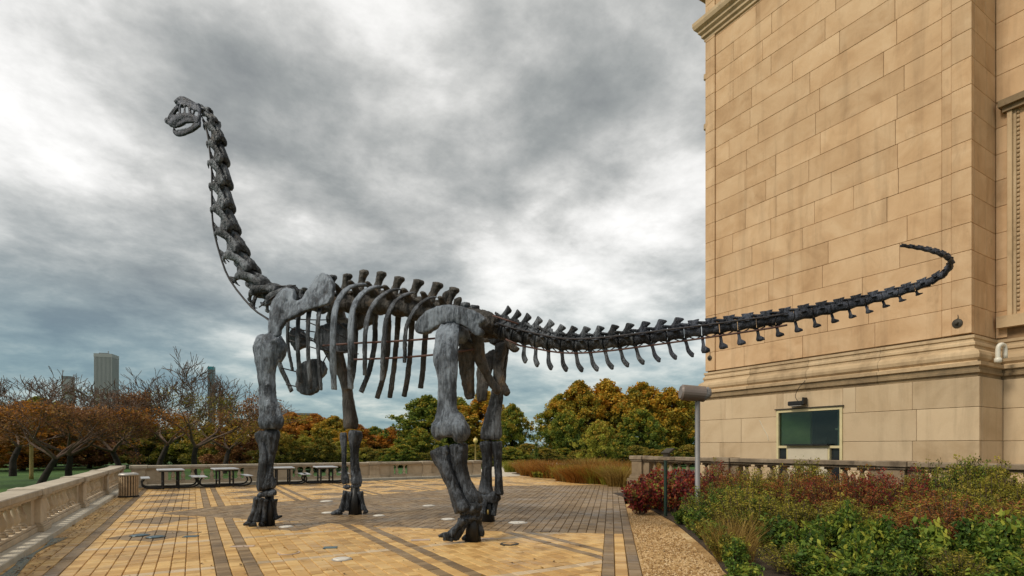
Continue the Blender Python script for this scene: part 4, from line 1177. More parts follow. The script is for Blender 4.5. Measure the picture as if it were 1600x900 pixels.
def caudal(mb):
    V = Vector
    mb.loft([V((.02, 0, 0)), V((.07, 0, 0)), V((.25, 0, 0)), V((.5, 0, .0)), V((.75, 0, 0)), V((.92, 0, 0)), V((.97, 0, 0))], [.44, .52, .46, .42, .46, .53, .44], 16, Y_, 2)
    # neural spine, leaning back
    mb.loft([V((.30, 0, .35)), V((.42, 0, .65)), V((.60, 0, .95)), V((.76, 0, 1.18)), V((.80, 0, 1.26))], [(.26, .16), (.20, .15), (.21, .14), (.30, .19), (.26, .15)], 12, X_, 3)
    mb.loft([V((.1, 0, .55)), V((.5, 0, .62)), V((1.0, 0, .66))], [(.13, .16)] * 3, 8, Y_, 1)
    for s in (-1, 1):
        mb.loft([V((.3, .12 * s, .62)), V((-.12, .16 * s, .72)), V((-.3, .15 * s, .78))], [.11, .09, .06], 8, Z_, 1)
        mb.loft([V((.5, .35 * s, .15)), V((.6, .75 * s, .14)), V((.68, .95 * s, .10))], [(.18, .10), (.15, .07), (.08, .05)], 8, X_, 2)
def caudal_far(mb):
    V = Vector
    mb.loft([V((.02, 0, 0)), V((.07, 0, 0)), V((.5, 0, .0)), V((.92, 0, 0)), V((.97, 0, 0))], [.44, .52, .38, .52, .44], 14, Y_, 2)
    mb.plate([V(p) for p in ((.18, 0, .3), (.30, 0, .62), (.22, 0, .98), (.55, 0, .94), (.92, 0, 1.0), (.80, 0, .66), (.85, 0, .3))], Y_, .22)
    for s in (-1, 1):
        mb.loft([V((.3, .15 * s, .55)), V((-.25, .2 * s, .75))], [.14, .09], 8, Z_, 1)
        mb.loft([V((.5, .3 * s, .2)), V((.55, .65 * s, .2))], [(.2, .1), (.12, .06)], 8, X_, 1)
cerv_me = proto('neck_vertebra', cervical, .024, 1, .014, 8, ('bone_grey', 'bone_black'))
dors_me = proto('back_vertebra', dorsal, .055, 2, .03, 4, ('bone_brown', 'bone_grey'))
caud_me = proto('tail_vertebra', caudal, .045, 2, .016, 5, ('bone_grey', 'bone_blue', 'bone_brown'))
caudf_me = proto('tail_vertebra', caudal_far, .05, 1, .01, 5, ('bone_blue',))
def place(name, me, p0, p1, up, hz, wy, parent=None):
    x = p1 - p0; L = x.length; x.normalize()
    z = (up - x * up.dot(x)).normalized(); y = z.cross(x)
    m = Matrix((x * L, y * wy, z * hz)).transposed().to_4x4()
    m.translation = p0 - droot
    o = bpy.data.objects.new(name, me); col.objects.link(o); o.parent = dino
    o.matrix_local = m
    return o
def dorsal_dir(a): return LL.cross(a).normalized()

# neck
NECK = [(317, 172), (324, 178), (332, 194), (338, 222), (342, 253), (345, 288), (348, 324), (355, 360), (367, 396), (384, 428), (405, 455), (430, 470), (456, 474)]
np_ = [P(u, v, 0) for u, v in NECK]
for i in range(len(np_) - 1):
    a, b = np_[i], np_[i + 1]
    L = (b - a).length
    s = max(L * .85, .28 + .032 * i)
    place('neck_vertebra', cerv_me[0], a, b, dorsal_dir((b - a).normalized()), s * (1.0 + .012 * i), s * (.95 + .03 * i))
# back
BACK = [(456, 474), (478, 477), (501, 478), (524, 477), (548, 476), (572, 476), (597, 478), (624, 482), (652, 488), (680, 495), (706, 501)]
SPT = [452, 440, 432, 430, 424, 426, 433, 437, 441, 449]
bp = [P(u, v, 0) for u, v in BACK]
for i in range(len(bp) - 1):
    a, b = bp[i], bp[i + 1]
    L = (b - a).length
    um = (BACK[i][0] + BACK[i + 1][0]) / 2; vm = (BACK[i][1] + BACK[i + 1][1]) / 2
    hgt = (vm - SPT[i]) * pxm(um) / 1.72
    place('back_vertebra', dors_me[0 if i > 2 else 1], a, b, UP, hgt, .36)
# spines over the hips
for (u0, v0, u1, v1, w) in ((690, 494, 699, 455, 7), (710, 496, 716, 465, 6.5), (722, 490, 727, 473, 8), (735, 494, 741, 477, 8), (748, 499, 755, 485, 7), (757, 503, 765, 492, 6)):
    bone('hip_spine', [(u0, v0, 0, w), ((u0 + u1) / 2, (v0 + v1) / 2, 0, w * .8), (u1, v1 + 3, 0, w), (u1, v1, 0, w * .6)], 'bone_brown' if u0 < 720 else 'bone_grey', .75, .024, .012)

# tail
TAIL = [(772, 512, 0), (800, 521, 0), (830, 528, 0), (870, 536, 0), (905, 538, 0), (950, 535, 0), (1000, 529, 0), (1050, 522.5, 0), (1100, 516, 0), (1150, 509, 0), (1200, 502, 0), (1250, 493, 0), (1300, 483, 0), (1350, 471.5, 0), (1395, 460, .03), (1430, 450, .08), (1459, 439, .15), (1477, 427, .28), (1486, 414, .48), (1484, 405, .66), (1472, 398, .82), (1452, 391.5, .98), (1428, 387, 1.12), (1402, 383.5, 1.26)]
tc_ = catmull([P(*t) for t in TAIL], 12)
acc = [0.0]
for a, b in zip(tc_, tc_[1:]): acc.append(acc[-1] + (b - a).length)
def tail_at(s):
    s = max(0, min(s, acc[-1] - 1e-4))
    import bisect
    i = min(bisect.bisect_right(acc, s) - 1, len(tc_) - 2)
    t = (s - acc[i]) / max(1e-6, acc[i + 1] - acc[i])
    return tc_[i].lerp(tc_[i + 1], t)
TL = acc[-1]
def tail_r(f): return float(np.interp(f, [0, .08, .2, .4, .6, .75, .88, 1.0], [.165, .145, .125, .108, .088, .062, .038, .014]))
s = 0.0; k = 0
while s < TL - .05:
    f = s / TL
    L = .235 + .055 * math.sin(math.pi * min(1, f * 2.2) / 2) if f < .55 else .29 - (f - .55) / .45 * .17
    L = min(L, TL - s)
    a, b = tail_at(s), tail_at(s + L)
    r = tail_r(f)                                            # centrum radius
    sc = r / .5
    if f < .40:
        place('tail_vertebra', caud_me[0 if f < .30 else 1], a, b, UP, sc * (1.12 if f < .12 else 1.0), sc * .95)
    else:
        place('tail_vertebra', caudf_me[0], a, b, UP, sc, sc * .95)
    # chevron under the joint
    if .07 < f < .80:
        x = (b - a).normalized(); dn = -(UP - x * UP.dot(x)).normalized()
        ch = float(np.interp(f, [0, .12, .22, .33, .42, .52, .6, .66, .72, .8], [.42, .50, .50, .45, .42, .33, .27, .23, .20, .12])) - .85 * r
        p0 = a + dn * (r * .85)
        mb = MB()
        w = .05 * (1 - f * .75)
        if f < .45:
            mb.loft([p0, p0 + dn * ch * .35 + x * .03, p0 + dn * ch * .7 + x * ch * .16, p0 + dn * ch * .97 + x * ch * .36, p0 + dn * ch + x * ch * .42], [(w, w * .8), (w * .8, w * .6), (w * 1.05, w * .6), (w * 1.15, w * .6), (w * .5, w * .4)], 8, x, 3)
        else:
            mb.plate([p0 - x * w * .7, p0 + dn * ch * .5 - x * w * .4, p0 + dn * ch * .86 - x * w * 1.0, p0 + dn * ch - x * w * .5, p0 + dn * ch * 1.03 + x * w * 1.2, p0 + dn * ch * .96 + x * w * 3.6, p0 + dn * ch * .80 + x * w * 3.4, p0 + dn * ch * .62 + x * w * 1.3, p0 + x * w * .8], LL, w * .8)
        finish(mb, 'chevron', 'bone_grey' if f < .35 else 'bone_blue')
    s += L; k += 1
# steel that carries the tail
for off, s0, s1, nm in ((.62, 0.0, .60, 'rod'), (-1.35, .06, .60, 'rod')):
    pts = []
    for q in range(40):
        f = s0 + (s1 - s0) * q / 39
        r = tail_r(f)
        p = tail_at(f * TL) + LL * (r * (1.02 if off > 0 else .15)) + UP * (r * off * (1.0 if off > 0 else 1.0))
        pts.append(p)
    mb = MB(); mb.tube(pts, .018, 6); finish(mb, 'support_rod', 'rod' if off > 0 else 'rod_rust')
for q in range(18):
    f = .10 + .48 * q / 17; r = tail_r(f)
    a = tail_at(f * TL) + UP * (r * -1.35) + LL * r * .15; b = tail_at(f * TL + .10) + UP * (r * -.85)
    mb = MB(); mb.tube([a, b], .011, 5); b2 = tail_at(f * TL - .10) + UP * (r * -.85); mb.tube([a, b2], .011, 5); finish(mb, 'rod_strut', 'rod')

# ribs: (u, v, o) with half widths
def rib(ctr, w0, w1, mat, name='rib'):
    mb = MB(); n = len(ctr)
    pts = [P(*c) for c in ctr]
    rad = []
    for i in range(n):
        t = i / (n - 1); w = 1.38 * (w0 + (w1 - w0) * t) * pxm(ctr[i][0], ctr[i][2])
        if i == 0: w *= .6
        rad.append((w, w * .45))
    mb.loft(pts, rad, 10, FF, 5)
    finish(mb, name, mat, .022, 1, .006, 4)
rib([(581, 447, .22), (563, 445, .45), (545, 450, .72), (532, 464, .92), (524, 484, 1.05), (521, 510, 1.12), (520, 540, 1.12), (521, 575, 1.05), (522, 609, .95)], 5.0, 4.2, 'bone_pale')
rib([(600, 449, .22), (585, 449, .45), (568, 457, .72), (556, 472, .92), (550, 490, 1.05), (548, 515, 1.12), (548, 545, 1.1), (547, 578, 1.0), (548, 608, .9)], 5.0, 4.0, 'bone_pale')
rib([(624, 452, .22), (610, 454, .45), (594, 464, .72), (581, 480, .92), (574, 498, 1.02), (571, 520, 1.08), (570, 552, 1.05), (570, 587, .95)], 4.2, 3.2, 'bone_grey')
rib([(648, 457, .22), (634, 460, .45), (619, 470, .72), (609, 485, .90), (603, 503, 1.0), (600, 530, 1.05), (598, 562, 1.0), (597, 596, .9)], 4.0, 3.2, 'bone_grey')
rib([(682, 464, .22), (668, 467, .45), (653, 478, .70), (643, 492, .86), (636, 508, .95), (633, 530, .98), (632, 567, .92)], 3.6, 3.0, 'bone_grey')
# front ribs below the shoulder blade
rib([(512, 470, .3), (503, 474, .6), (498, 492, .85), (496, 520, .92), (498, 560, .9), (502, 610, .8)], 3.8, 2.8, 'bone_grey')
rib([(494, 470, .3), (486, 476, .6), (482, 495, .82), (481, 525, .88), (482, 560, .85), (485, 608, .75)], 3.6, 3.0, 'bone_grey')
rib([(478, 474, .3), (470, 480, .55), (466, 500, .75), (465, 535, .8), (467, 570, .75), (470, 598, .7)], 3.6, 3.0, 'bone_grey')
rib([(462, 478, .3), (453, 484, .5), (450, 505, .6), (450, 540, .6), (457, 579, .5)], 3.2, 2.4, 'bone_black')
rib([(432, 545, .35), (438, 572, .3), (447, 592, .25), (456, 612, .2)], 3.6, 3.2, 'bone_grey')
# far side ribs
for top, pts in ((562, ((560, 470), (556, 500), (556, 540), (553, 580), (548, 606))), (580, ((584, 475), (586, 505), (585, 540), (576, 582), (564, 613))), (606, ((606, 480), (607, 515), (605, 555), (598, 592), (589, 623))),
                 (628, ((623, 484), (621, 515), (617, 560), (613, 595), (609, 622))), (650, ((645, 488), (643, 515), (640, 560), (636, 595), (631, 620))), (676, ((667, 495), (665, 520), (662, 560), (660, 585), (657, 607))), (520, ((517, 480), (516, 520), (517, 560), (519, 589)))):
    rib([(top, 452, -.25)] + [(u, v, -.45 - .5 * min(1, (v - 460) / 60)) for u, v in pts], 4.0, 3.6 if top > 570 else 2.6, 'bone_brown' if top > 590 else 'bone_black')
# breast plates hung below the chest
flat_bone('breast_plate', [(464, 580), (468, 571), (476, 565), (484, 561), (498, 561), (506, 566), (511, 576), (508, 585), (500, 594), (499, 606), (496, 613), (484, 618), (474, 617), (466, 612), (463, 602), (465, 592)], lambda u, v: .30, .10, 'bone_grey', .026, 4, .01)
flat_bone('breast_plate', [(491, 534), (494, 520), (500, 510), (512, 505), (530, 504), (545, 506), (552, 520), (552, 545), (540, 551), (520, 553), (504, 548)], lambda u, v: -.30, .10, 'bone_black', .03, 4, .01)
bone('coracoid', [(455, 520, -.6, 12), (466, 530, -.6, 16), (470, 545, -.6, 12)], 'bone_black', .4, .03, .012)

# steel frame in and along the body
def rods(lines, r, mat, name='support_rod'):
    for ln in lines:
        mb = MB(); mb.tube([P(*c) for c in ln], r, 6, 3 if len(ln) > 2 else 1); finish(mb, name, mat)
rods([[(505, 540, .75), (560, 536, .9), (620, 533, .95), (690, 528, .8)], [(545, 562, .85), (620, 559, .9), (690, 553, .75), (752, 544, .5)]], .022, 'rod_rust')
rods([[(470, 520, .3), (512, 545, .4), (560, 553, .6)], [(478, 502, .2), (522, 520, .3), (545, 530, .3)], [(440, 505, .5), (490, 530, -.2), (525, 545, -.5)], [(447, 530, .4), (495, 545, .1), (530, 550, -.3)],
      [(450, 498, .5), (500, 500, -.3), (540, 498, -.5)], [(455, 513, .4), (500, 520, -.2)], [(447, 522, .4), (500, 536, -.2)], [(524, 500, .9), (545, 518, .3)], [(440, 575, .7), (464, 581, .3)], [(447, 601, .5), (464, 604, .3)], [(505, 566, .3), (512, 552, .1)]], .014, 'rod')
# neck truss: front rod, gusset ties
TR = [(317, 187), (324, 207), (328, 237), (331, 270), (331, 309), (333, 352), (343, 395), (359, 437), (393, 480), (421, 500)]
for o in (.12, -.12):
    rods([[(u, v, o) for u, v in TR]], .024, 'rod')
for i, (u, v) in enumerate(TR[:-1]):
    u2, v2 = NECK[min(i + 2, len(NECK) - 1)]
    rods([[(u, v, .12), ((u2 + u) / 2 + 3, (v + v2) / 2 + 14, .05)]], .013, 'rod', 'tie_rod')
    u3, v3 = NECK[min(i + 2, len(NECK) - 1)]
    # flat gusset joining rod and neck bone
    mb = MB(); a = P(u, v, .10); m = pxm(u)
    nx = P(u3 - 4, v3 + 4, .06)
    d = (nx - a)
    q0 = P(*TR[max(i - 1, 0)], .10); q1 = P(*TR[i + 1], .10); t = (q0 - q1).normalized()
    mb.plate([a + t * .13, a + d * .4 + t * .05, a + d * .9 + t * .08, a + d * .9 - t * .06, a + d * .4 - t * .06, a - t * .16], LL, .05)
    finish(mb, 'gusset', 'bone_black', .02, 2, .004)
rods([[(396, 438, .1), (420, 446, .1), (440, 447, .1), (462, 446, .1)], [(420, 500, .1), (428, 506, .3)], [(405, 480, .2), (432, 460, .4)], [(395, 482, .15), (430, 508, .5)]], .016, 'rod')
rods([[(770, 493, .25), (810, 506, .22)], [(790, 530, .2), (815, 541, .12)]], .018, 'rod_rust')

# skull
skull = MB()
def sk(pts, r, s, fl=1.0, sides=8):
    m = pxm(290)
    skull.loft([P(u, v, o * s) for u, v, o in pts], [(q * m * 1.08, q * m * max(.6, fl) * 1.05) for q in (r if isinstance(r, (list, tuple)) else [r] * len(pts))], sides, UP, 3)
for s_ in (1, -1):
    sk([(281, 162, .10), (273, 171, .12), (267, 180, .13), (264, 188, .12), (266, 194, .10)], [2.4, 2.2, 2.4, 3, 3], s_)
    sk([(283, 162, .12), (281, 170, .15), (281, 181, .17)], [2, 1.5, 2], s_)
    sk([(288, 161, .13), (288.5, 170, .17), (288, 182, .18)], [1.8, 1.3, 2], s_)
    sk([(294, 162, .13), (296, 170, .18), (298, 180, .2)], [2.2, 1.8, 2.4], s_)
    sk([(266, 193, .12), (273, 190, .15), (281, 184, .17), (290, 181, .18), (299, 182, .2), (311, 187, .2)], [5, 6.5, 6, 4, 3.4, 3], s_, .4, 10)
    sk([(268, 196, .10), (276, 196, .15), (285, 191, .17), (296, 190, .19), (308, 190, .2)], [2.5, 3, 3, 2.4, 2.4], s_, .6)
    sk([(310, 166, .17), (312, 176, .21), (311, 187, .21), (309, 194, .2)], [2.8, 2.2, 2.6, 3], s_)
    sk([(297, 164, .14), (303, 171, .2), (312, 173, .2)], [2.2, 1.6, 2], s_)
    sk([(300, 183, .2), (303, 176, .2), (304, 170, .19)], [1.8, 1.4, 1.6], s_)
for s_ in (1, -1):
    skull.plate([P(u, v, o * s_) for u, v, o in ((263, 187, .10), (269, 182, .13), (280, 178, .17), (292, 179, .19), (301, 181, .2), (312, 185, .2), (311, 193, .2), (299, 191, .19), (290, 192, .18), (283, 197, .16), (273, 200, .13), (265, 196, .09))], LL, .07)
    skull.plate([P(u, v, o * s_) for u, v, o in ((279, 160, .09), (285, 157, .09), (294, 160, .11), (305, 164, .14), (314, 168, .14), (313, 173, .17), (303, 170, .17), (294, 166, .15), (284, 165, .12))], LL, .08)
    skull.plate([P(u, v, o * s_) for u, v, o in ((280, 161, .09), (274, 168, .11), (266, 179, .11), (263, 188, .10), (270, 187, .11), (273, 178, .12), (279, 169, .12))], LL, .06)
sk([(279, 163, 0), (287, 158, 0), (294, 160, 0), (304, 165, 0), (313, 168, 0)], [5, 5.5, 5, 4.2, 4.5], 1, 1.5, 10)
sk([(264, 190, .10), (262, 189, 0), (264, 190, -.10)], [4, 4.5, 4], 1)
sk([(300, 166, .15), (302, 168, 0), (300, 166, -.15)], [3, 4, 3], 1)
sk([(313, 170, 0), (314, 176, 0)], [5, 4], 1)
so = finish(skull, 'skull', 'bone_blue', .021, 1, .008, 6)
jaw = MB(); skull = jaw
for s_ in (1, -1):
    sk([(312, 190, .2), (308, 197, .2), (298, 203.5, .18), (287, 208.5, .14), (278, 209.5, .09), (273, 206, .04), (272, 203, 0)], [2.8, 4, 4, 3.6, 3.6, 3.4, 3], s_, .6)
for s_ in (1, -1):
    jaw.plate([P(u, v, o * s_) for u, v, o in ((313, 187, .2), (313, 197, .2), (300, 206, .18), (288, 211, .14), (279, 213, .09), (273, 210, .05), (271, 203, .03), (275, 204, .06), (281, 207, .10), (290, 203.5, .15), (299, 198, .18), (305, 191, .2))], LL, .06)
finish(jaw, 'lower_jaw', 'bone_blue', .021, 1, .006, 6, parent=so)
teeth = MB(); m_ = pxm(285)
for s_ in (1, -1):
    for k in range(9):
        t = k / 8
        p = P(275 + 17 * t, 205.5 - 3.2 * t, (.08 + .1 * t) * s_); teeth.loft([p, p + UP * (2.8 * m_)], [.9 * m_, .3 * m_], 6, X_, 1)
        p = P(271 + 18 * t, 199 - 5.5 * t, (.11 + .06 * t) * s_); teeth.loft([p, p - UP * (2.6 * m_)], [.9 * m_, .3 * m_], 6, X_, 1)
tag(finish(teeth, 'tooth_row', 'bone_grey', parent=so), kind='stuff')

# ------------------------------------------------------------------ terrace furniture
def make_table(loc, rz, label):
    t = empty('picnic_table', loc, rz, label, 'picnic table', 'picnic tables by the far balustrade')
    def p(name, mat, fn):
        mb = MB(); fn(mb); return link_mesh(name, mb.mesh(name), t, (0, 0, 0), M[mat])
    p('table_top', 'table_top', lambda m: m.bbox((-.46, -.75, .73), (.46, .75, .785), .012))
    for s in (-1, 1):
        p('bench_seat', 'table_top', lambda m: m.bbox((s * .85 - .15, -.75, .43), (s * .85 + .15, .75, .475), .012))
        for y in (-.5, .5):
            p('bench_bracket', 'steel_black', lambda m: m.tube([Vector((s * .28, y, .05)), Vector((s * .62, y, .05)), Vector((s * .80, y, .07)), Vector((s * .94, y, .16)), Vector((s * .96, y, .30)), Vector((s * .88, y, .43))], .033, 8, 3))
            p('leg', 'steel_black', lambda m: m.tube([Vector((s * .26, y, .0)), Vector((s * .26, y, .73))], .035, 8))
        p('stretcher', 'steel_black', lambda m: m.tube([Vector((s * .26, -.5, .28)), Vector((s * .26, .5, .28))], .025, 8))
    for y in (-.5, .5):
        p('cross_bar', 'steel_black', lambda m: m.tube([Vector((-.28, y, .05)), Vector((.28, y, .05))], .033, 8))
        p('top_bar', 'steel_black', lambda m: m.tube([Vector((-.42, y, .71)), Vector((.42, y, .71))], .024, 8))
    return t
TABS = [(266, -.77, 'pale topped picnic table standing next to the slatted litter bin'), (351, 1.2, 'pale topped picnic table, second along from the slatted litter bin'),
        (444, 3.5, 'pale topped picnic table seen just past the near forefoot of the skeleton'), (508, 5.35, 'picnic table farthest along the balustrade from the slatted litter bin')]
rw_ = random.Random(2)
for u, x_, lab in TABS:
    p = Vector((x_, 26.1, 0)); make_table((p.x, p.y, 0), R(rw_.uniform(-4, 5)), lab)
p = gp(201, 776.5)
bn = empty('litter_bin', (p.x, p.y, 0), 0, 'round litter bin with vertical wooden slats beside the long balustrade', 'litter bin')
def lp(name, mat, fn, par, smooth=False):
    mb = MB(); fn(mb); return link_mesh(name, mb.mesh(name, (0, 0, 0), smooth), par, (0, 0, 0), M[mat])
lp('liner', 'steel_black', lambda m: m.lathe([(.235, .02), (.235, .74)], 20), bn)
for k in range(22):
    w = 2 * math.pi * k / 22
    rot = Matrix.Rotation(w, 3, 'Z')
    lp('slat', 'wood_slat', lambda m: m.box(rot @ Vector((.265, 0, .385)), (.024, .048, .66), rot), bn)
lp('rim', 'rim_metal', lambda m: m.lathe([(.245, .715), (.292, .72), (.295, .76), (.27, .79), (.20, .82), (.19, .80), (.24, .77)], 24), bn, True)
lp('base_ring', 'steel_black', lambda m: m.lathe([(.30, 0), (.30, .05), (.26, .06)], 22), bn)
p = gp(687, 745)
bb = empty('dark_bin', (p.x, p.y, 0), R(0), 'plain black square bin standing against the far balustrade', 'litter bin')
lp('body', 'steel_black', lambda m: m.bbox((-.27, -.27, 0), (.27, .27, .86), .02), bb)
lp('lid', 'iron', lambda m: m.bbox((-.29, -.29, .861), (.29, .29, .93), .025), bb)

# round and square covers set into the paving
def cover(u, v, r, mat, label, name='ground_light', ring='rim_metal', sq=False, dz=.012, ry=None):
    p = gp(u, v)
    c = empty(name, (p.x, p.y, 0), R(-20) if sq else 0, label, 'ground light' if name == 'ground_light' else 'cover')
    if sq:
        lp('plate', mat, lambda m: m.bbox((-r, -(ry or r), -.02), (r, ry or r, dz), .004), c)
    else:
        lp('ring', ring, lambda m: m.lathe([(r * 1.0, -.02), (r, dz * .6), (r * .93, dz), (r * .88, dz)], 24), c)
        lp('lens', mat, lambda m: m.lathe([(r * .87, -.02), (r * .87, dz + .004), (r * .6, dz + .012), (r * .2, dz + .015)], 24), c, True)
    return c
for u, v, r, lab in ((592, 806, .15, 'white round ground light before the far forefoot, in brown paving'), (670, 790.5, .19, 'white round ground light in brown paving between fore and hind legs'),
                     (700, 811.5, .17, 'white round ground light just behind the near hind foot'), (809, 817, .22, 'large white round ground light to the rear of both hind feet'),
                     (510, 783.5, .2, 'white round ground light beyond the far forefoot'), (512, 801.5, .16, 'white round ground light under the far forefoot claws'),
                     (447, 823.5, .15, 'white round ground light beside the near forefoot thumb claw')):
    cover(u, v, r, 'cover_white', lab)
cover(451, 864, .17, 'paver_yellow', 'yellow filled round cover in front of the near forefoot', 'utility_cover', 'cover_pink')
cover(534, 874, .15, 'cover_white', 'white round ground light in yellow paving before the skeleton')
cover(379, 854, .19, 'cover_pink', 'pinkish flat slab across a brown paving band', 'utility_cover', sq=True, ry=.05)
cover(516, 856, .11, 'cover_blue', 'small bluish plate in yellow paving', 'utility_cover', sq=True, ry=.08)
cover(657, 844, .17, 'cover_pink', 'pinkish flat slab left of the near hind claws', 'utility_cover', sq=True, ry=.07)
cover(762, 842, .12, 'cover_pink', 'small grey plate beside the near hind foot stand', 'utility_cover', sq=True, ry=.06)
cover(218, 837, .17, 'cover_blue', 'dark blue round cover, first of two on a brown diamond', 'utility_cover', 'iron')
cover(243, 839.5, .17, 'cover_blue', 'dark blue round cover overlapping the point of the same brown diamond', 'utility_cover', 'iron')
cover(298, 838.5, .12, 'cover_blue', 'small bluish plate beside a brown paving diamond', 'utility_cover', sq=True, ry=.09)
p = gp(796, 850.5)
oc = empty('paved_hatch', (p.x, p.y, 0), R(25), 'octagonal iron hatch with a yellow paver square inside', 'hatch')
lp('iron_rim', 'iron', lambda m: m.lathe([(.17, -.01), (.17, .014), (.145, .016)], 8), oc)
lp('infill', 'paver_yellow', lambda m: m.bbox((-.085, -.085, .004), (.085, .085, .022), .004), oc)
# rain water standing along the plinth
rw = random.Random(3)
pts = []
for k in range(15):
    y = 5.2 + k * .55; pts.append((-2.19 + .035 * math.sin(k * 1.7), y))
for k in reversed(range(15)):
    y = 5.2 + k * .55; pts.append((-2.05 + .09 * math.sin(k * .9 + 1) + rw.uniform(-.03, .03), y))
me_ = sheet('puddle', pts, .0075, M['puddle'], 'thin strip of rain water along the balustrade plinth', 'puddle')
me_['kind'] = 'stuff'

# tall grey post lamp, green post
p = campos((1090 - 800) / FPX * 13.0, 13.0)
fl = empty('post_lamp', (p.x, p.y, 0), -YAW, 'grey pole with a fat drum shaped floodlight beside the museum', 'lamp')
lp('pole', 'pole_grey', lambda m: m.lathe([(.10, 0), (.10, .04), (.06, .05), (.06, 2.77), (.055, 2.79), (.055, 2.87)], 16), fl, True)
def drum(m):
    rot = Matrix.Rotation(R(5), 3, 'Y')
    t = MB(); t.loft([Vector((-.40, 0, 0)), Vector((-.36, 0, 0)), Vector((.18, 0, 0))], [.15, .19, .19], 20, Z_, 1)
    m.add([rot @ v + Vector((-.02, 0, 2.985)) for v in t.v], t.f)
lp('drum', 'lamp_grey', drum, fl, False)
def cap(m):
    rot = Matrix.Rotation(R(5), 3, 'Y')
    t = MB(); t.loft([Vector((.183, 0, 0)), Vector((.24, 0, -.02)), Vector((.29, 0, -.05))], [(.195, .195), (.185, .19), (.10, .16)], 20, Z_, 1)
    m.add([rot @ v + Vector((-.02, 0, 2.985)) for v in t.v], t.f)
lp('end_cap', 'pole_grey', cap, fl, False)
lp('yoke', 'lamp_grey', lambda m: m.bbox((-.07, -.07, 2.80), (.07, .07, 2.88), .01), fl)
p = gp(1040, 807)
gpst = empty('green_post', (p.x, p.y, 0), 0, 'thin dark green metal post standing in front of red shrubs', 'post')
lp('stem', 'green_paint', lambda m: m.bbox((-.03, -.03, 0), (.03, .03, 1.33), .004), gpst)
lp('cap', 'green_paint', lambda m: m.bbox((-.036, -.036, 1.331), (.036, .036, 1.36), .006), gpst)
# park lamp
p = campos((743 - 800) / FPX * 60, 60)
pl = empty('park_lamp', (p.x, p.y, LOW), 0, 'yellow globe park lamp on a slim post beyond the balustrade', 'lamp')
lp('post', 'lamp_post', lambda m: m.lathe([(.22, 0), (.22, .3), (.12, .4), (.09, 1.2), (.075, 2.6), (.11, 2.66), (.16, 2.72)], 12), pl, True)
lp('globe', 'lamp_globe', lambda m: m.lathe([(.14, 2.725), (.24, 2.85), (.26, 3.0), (.22, 3.15), (.12, 3.25)], 14), pl, True)
lp('finial', 'lamp_post', lambda m: m.lathe([(.13, 3.255), (.08, 3.32), (.02, 3.42)], 10), pl, True)
# old lamp post in the park on the left
p = campos((49 - 800) / FPX * 38, 38)
pl = empty('park_pole', (p.x, p.y, LOW), 0, 'plain yellow brown pole standing under the bare trees', 'pole')
lp('shaft', 'lamp_post', lambda m: m.lathe([(.14, 0), (.12, .3), (.10, 4.4), (.12, 4.5)], 10), pl, True)
# boulder
p = gp(811, 737, -.03)
mb = MB(); mb.lathe([(.62, 0), (.72, .14), (.66, .36), (.45, .52), (.2, .58)], 14)
me = mb.mesh('boulder'); me = remesh(me, .07, 2, .09, 1.6, 4.0)
bo = link_mesh('boulder', me, None, (p.x, p.y, -.06), M['rock']); tag(bo, 'rounded grey boulder at the edge of the rust grasses', 'boulder')
# slanted plaque on the parapet end
p = at(1042, 706, 17.3)
mb = MB(); mb.box((0, 0, 0), (.32, .34, .07), Matrix.Rotation(R(-30), 3, 'Y')); mb.bbox((-.12, -.1, -.2), (.0, .1, -.02))
o = link_mesh('sign_block', mb.mesh('sign_block'), None, (13.9, 13.0, 1.545), M['iron']); tag(o, 'small brown slanted block resting on the dark balustrade coping', 'block')

# ------------------------------------------------------------------ plants
rng = np.random.default_rng(12)
def leaves(centres, spread, per, size, aspect=.45, up_bias=0.0, cl_var=.35, rng=rng, gravity=0.0):
    """small folded leaf faces round clump centres; returns verts, quads, tint"""
    c = np.repeat(np.asarray(centres, float), per, axis=0); n = len(c)
    sp = np.repeat(np.asarray(spread, float), per)
    d = rng.normal(size=(n, 3)); d /= np.linalg.norm(d, axis=1)[:, None] + 1e-9
    r = sp * rng.random(n) ** .45
    pos = c + d * r[:, None]
    a = rng.normal(size=(n, 3)); a[:, 2] = a[:, 2] * (1 - up_bias) - gravity
    a /= np.linalg.norm(a, axis=1)[:, None] + 1e-9
    b = np.cross(a, rng.normal(size=(n, 3))); b /= np.linalg.norm(b, axis=1)[:, None] + 1e-9
    nn = np.cross(a, b)
    s = size * rng.uniform(.6, 1.25, n)[:, None]
    v0 = pos - a * s * .5; v2 = pos + a * s * .5
    v1 = pos + b * s * aspect * .5 + nn * s * .10; v3 = pos - b * s * aspect * .5 + nn * s * .10
    verts = np.stack([v0, v1, v2, v3], 1).reshape(-1, 3)
    quads = np.arange(n * 4).reshape(-1, 4)
    ct = rng.normal(0, cl_var * .5, len(centres))
    t = np.clip(.45 + np.repeat(ct, per) + rng.normal(0, .16, n), 0, 1)
    return verts, quads, np.repeat(t, 4)
def branch_arrays(segs, sides=5):
    """segs: list of (p0, p1, r0, r1)"""
    vs, qs = [], []
    for p0, p1, r0, r1 in segs:
        t = p1 - p0
        if t.length < 1e-5: continue
        t = t.normalized(); a = t.orthogonal().normalized(); b = t.cross(a)
        sd = sides if r0 > .03 else 3
        k = len(vs)
        for p, r in ((p0, r0), (p1, r1)):
            for j in range(sd):
                w = 2 * math.pi * j / sd
                q = p + a * (math.cos(w) * r) + b * (math.sin(w) * r); vs.append((q.x, q.y, q.z))
        for j in range(sd):
            j2 = (j + 1) % sd; qs.append((k + j, k + j2, k + sd + j2, k + sd + j))
    return np.array(vs), np.array(qs)
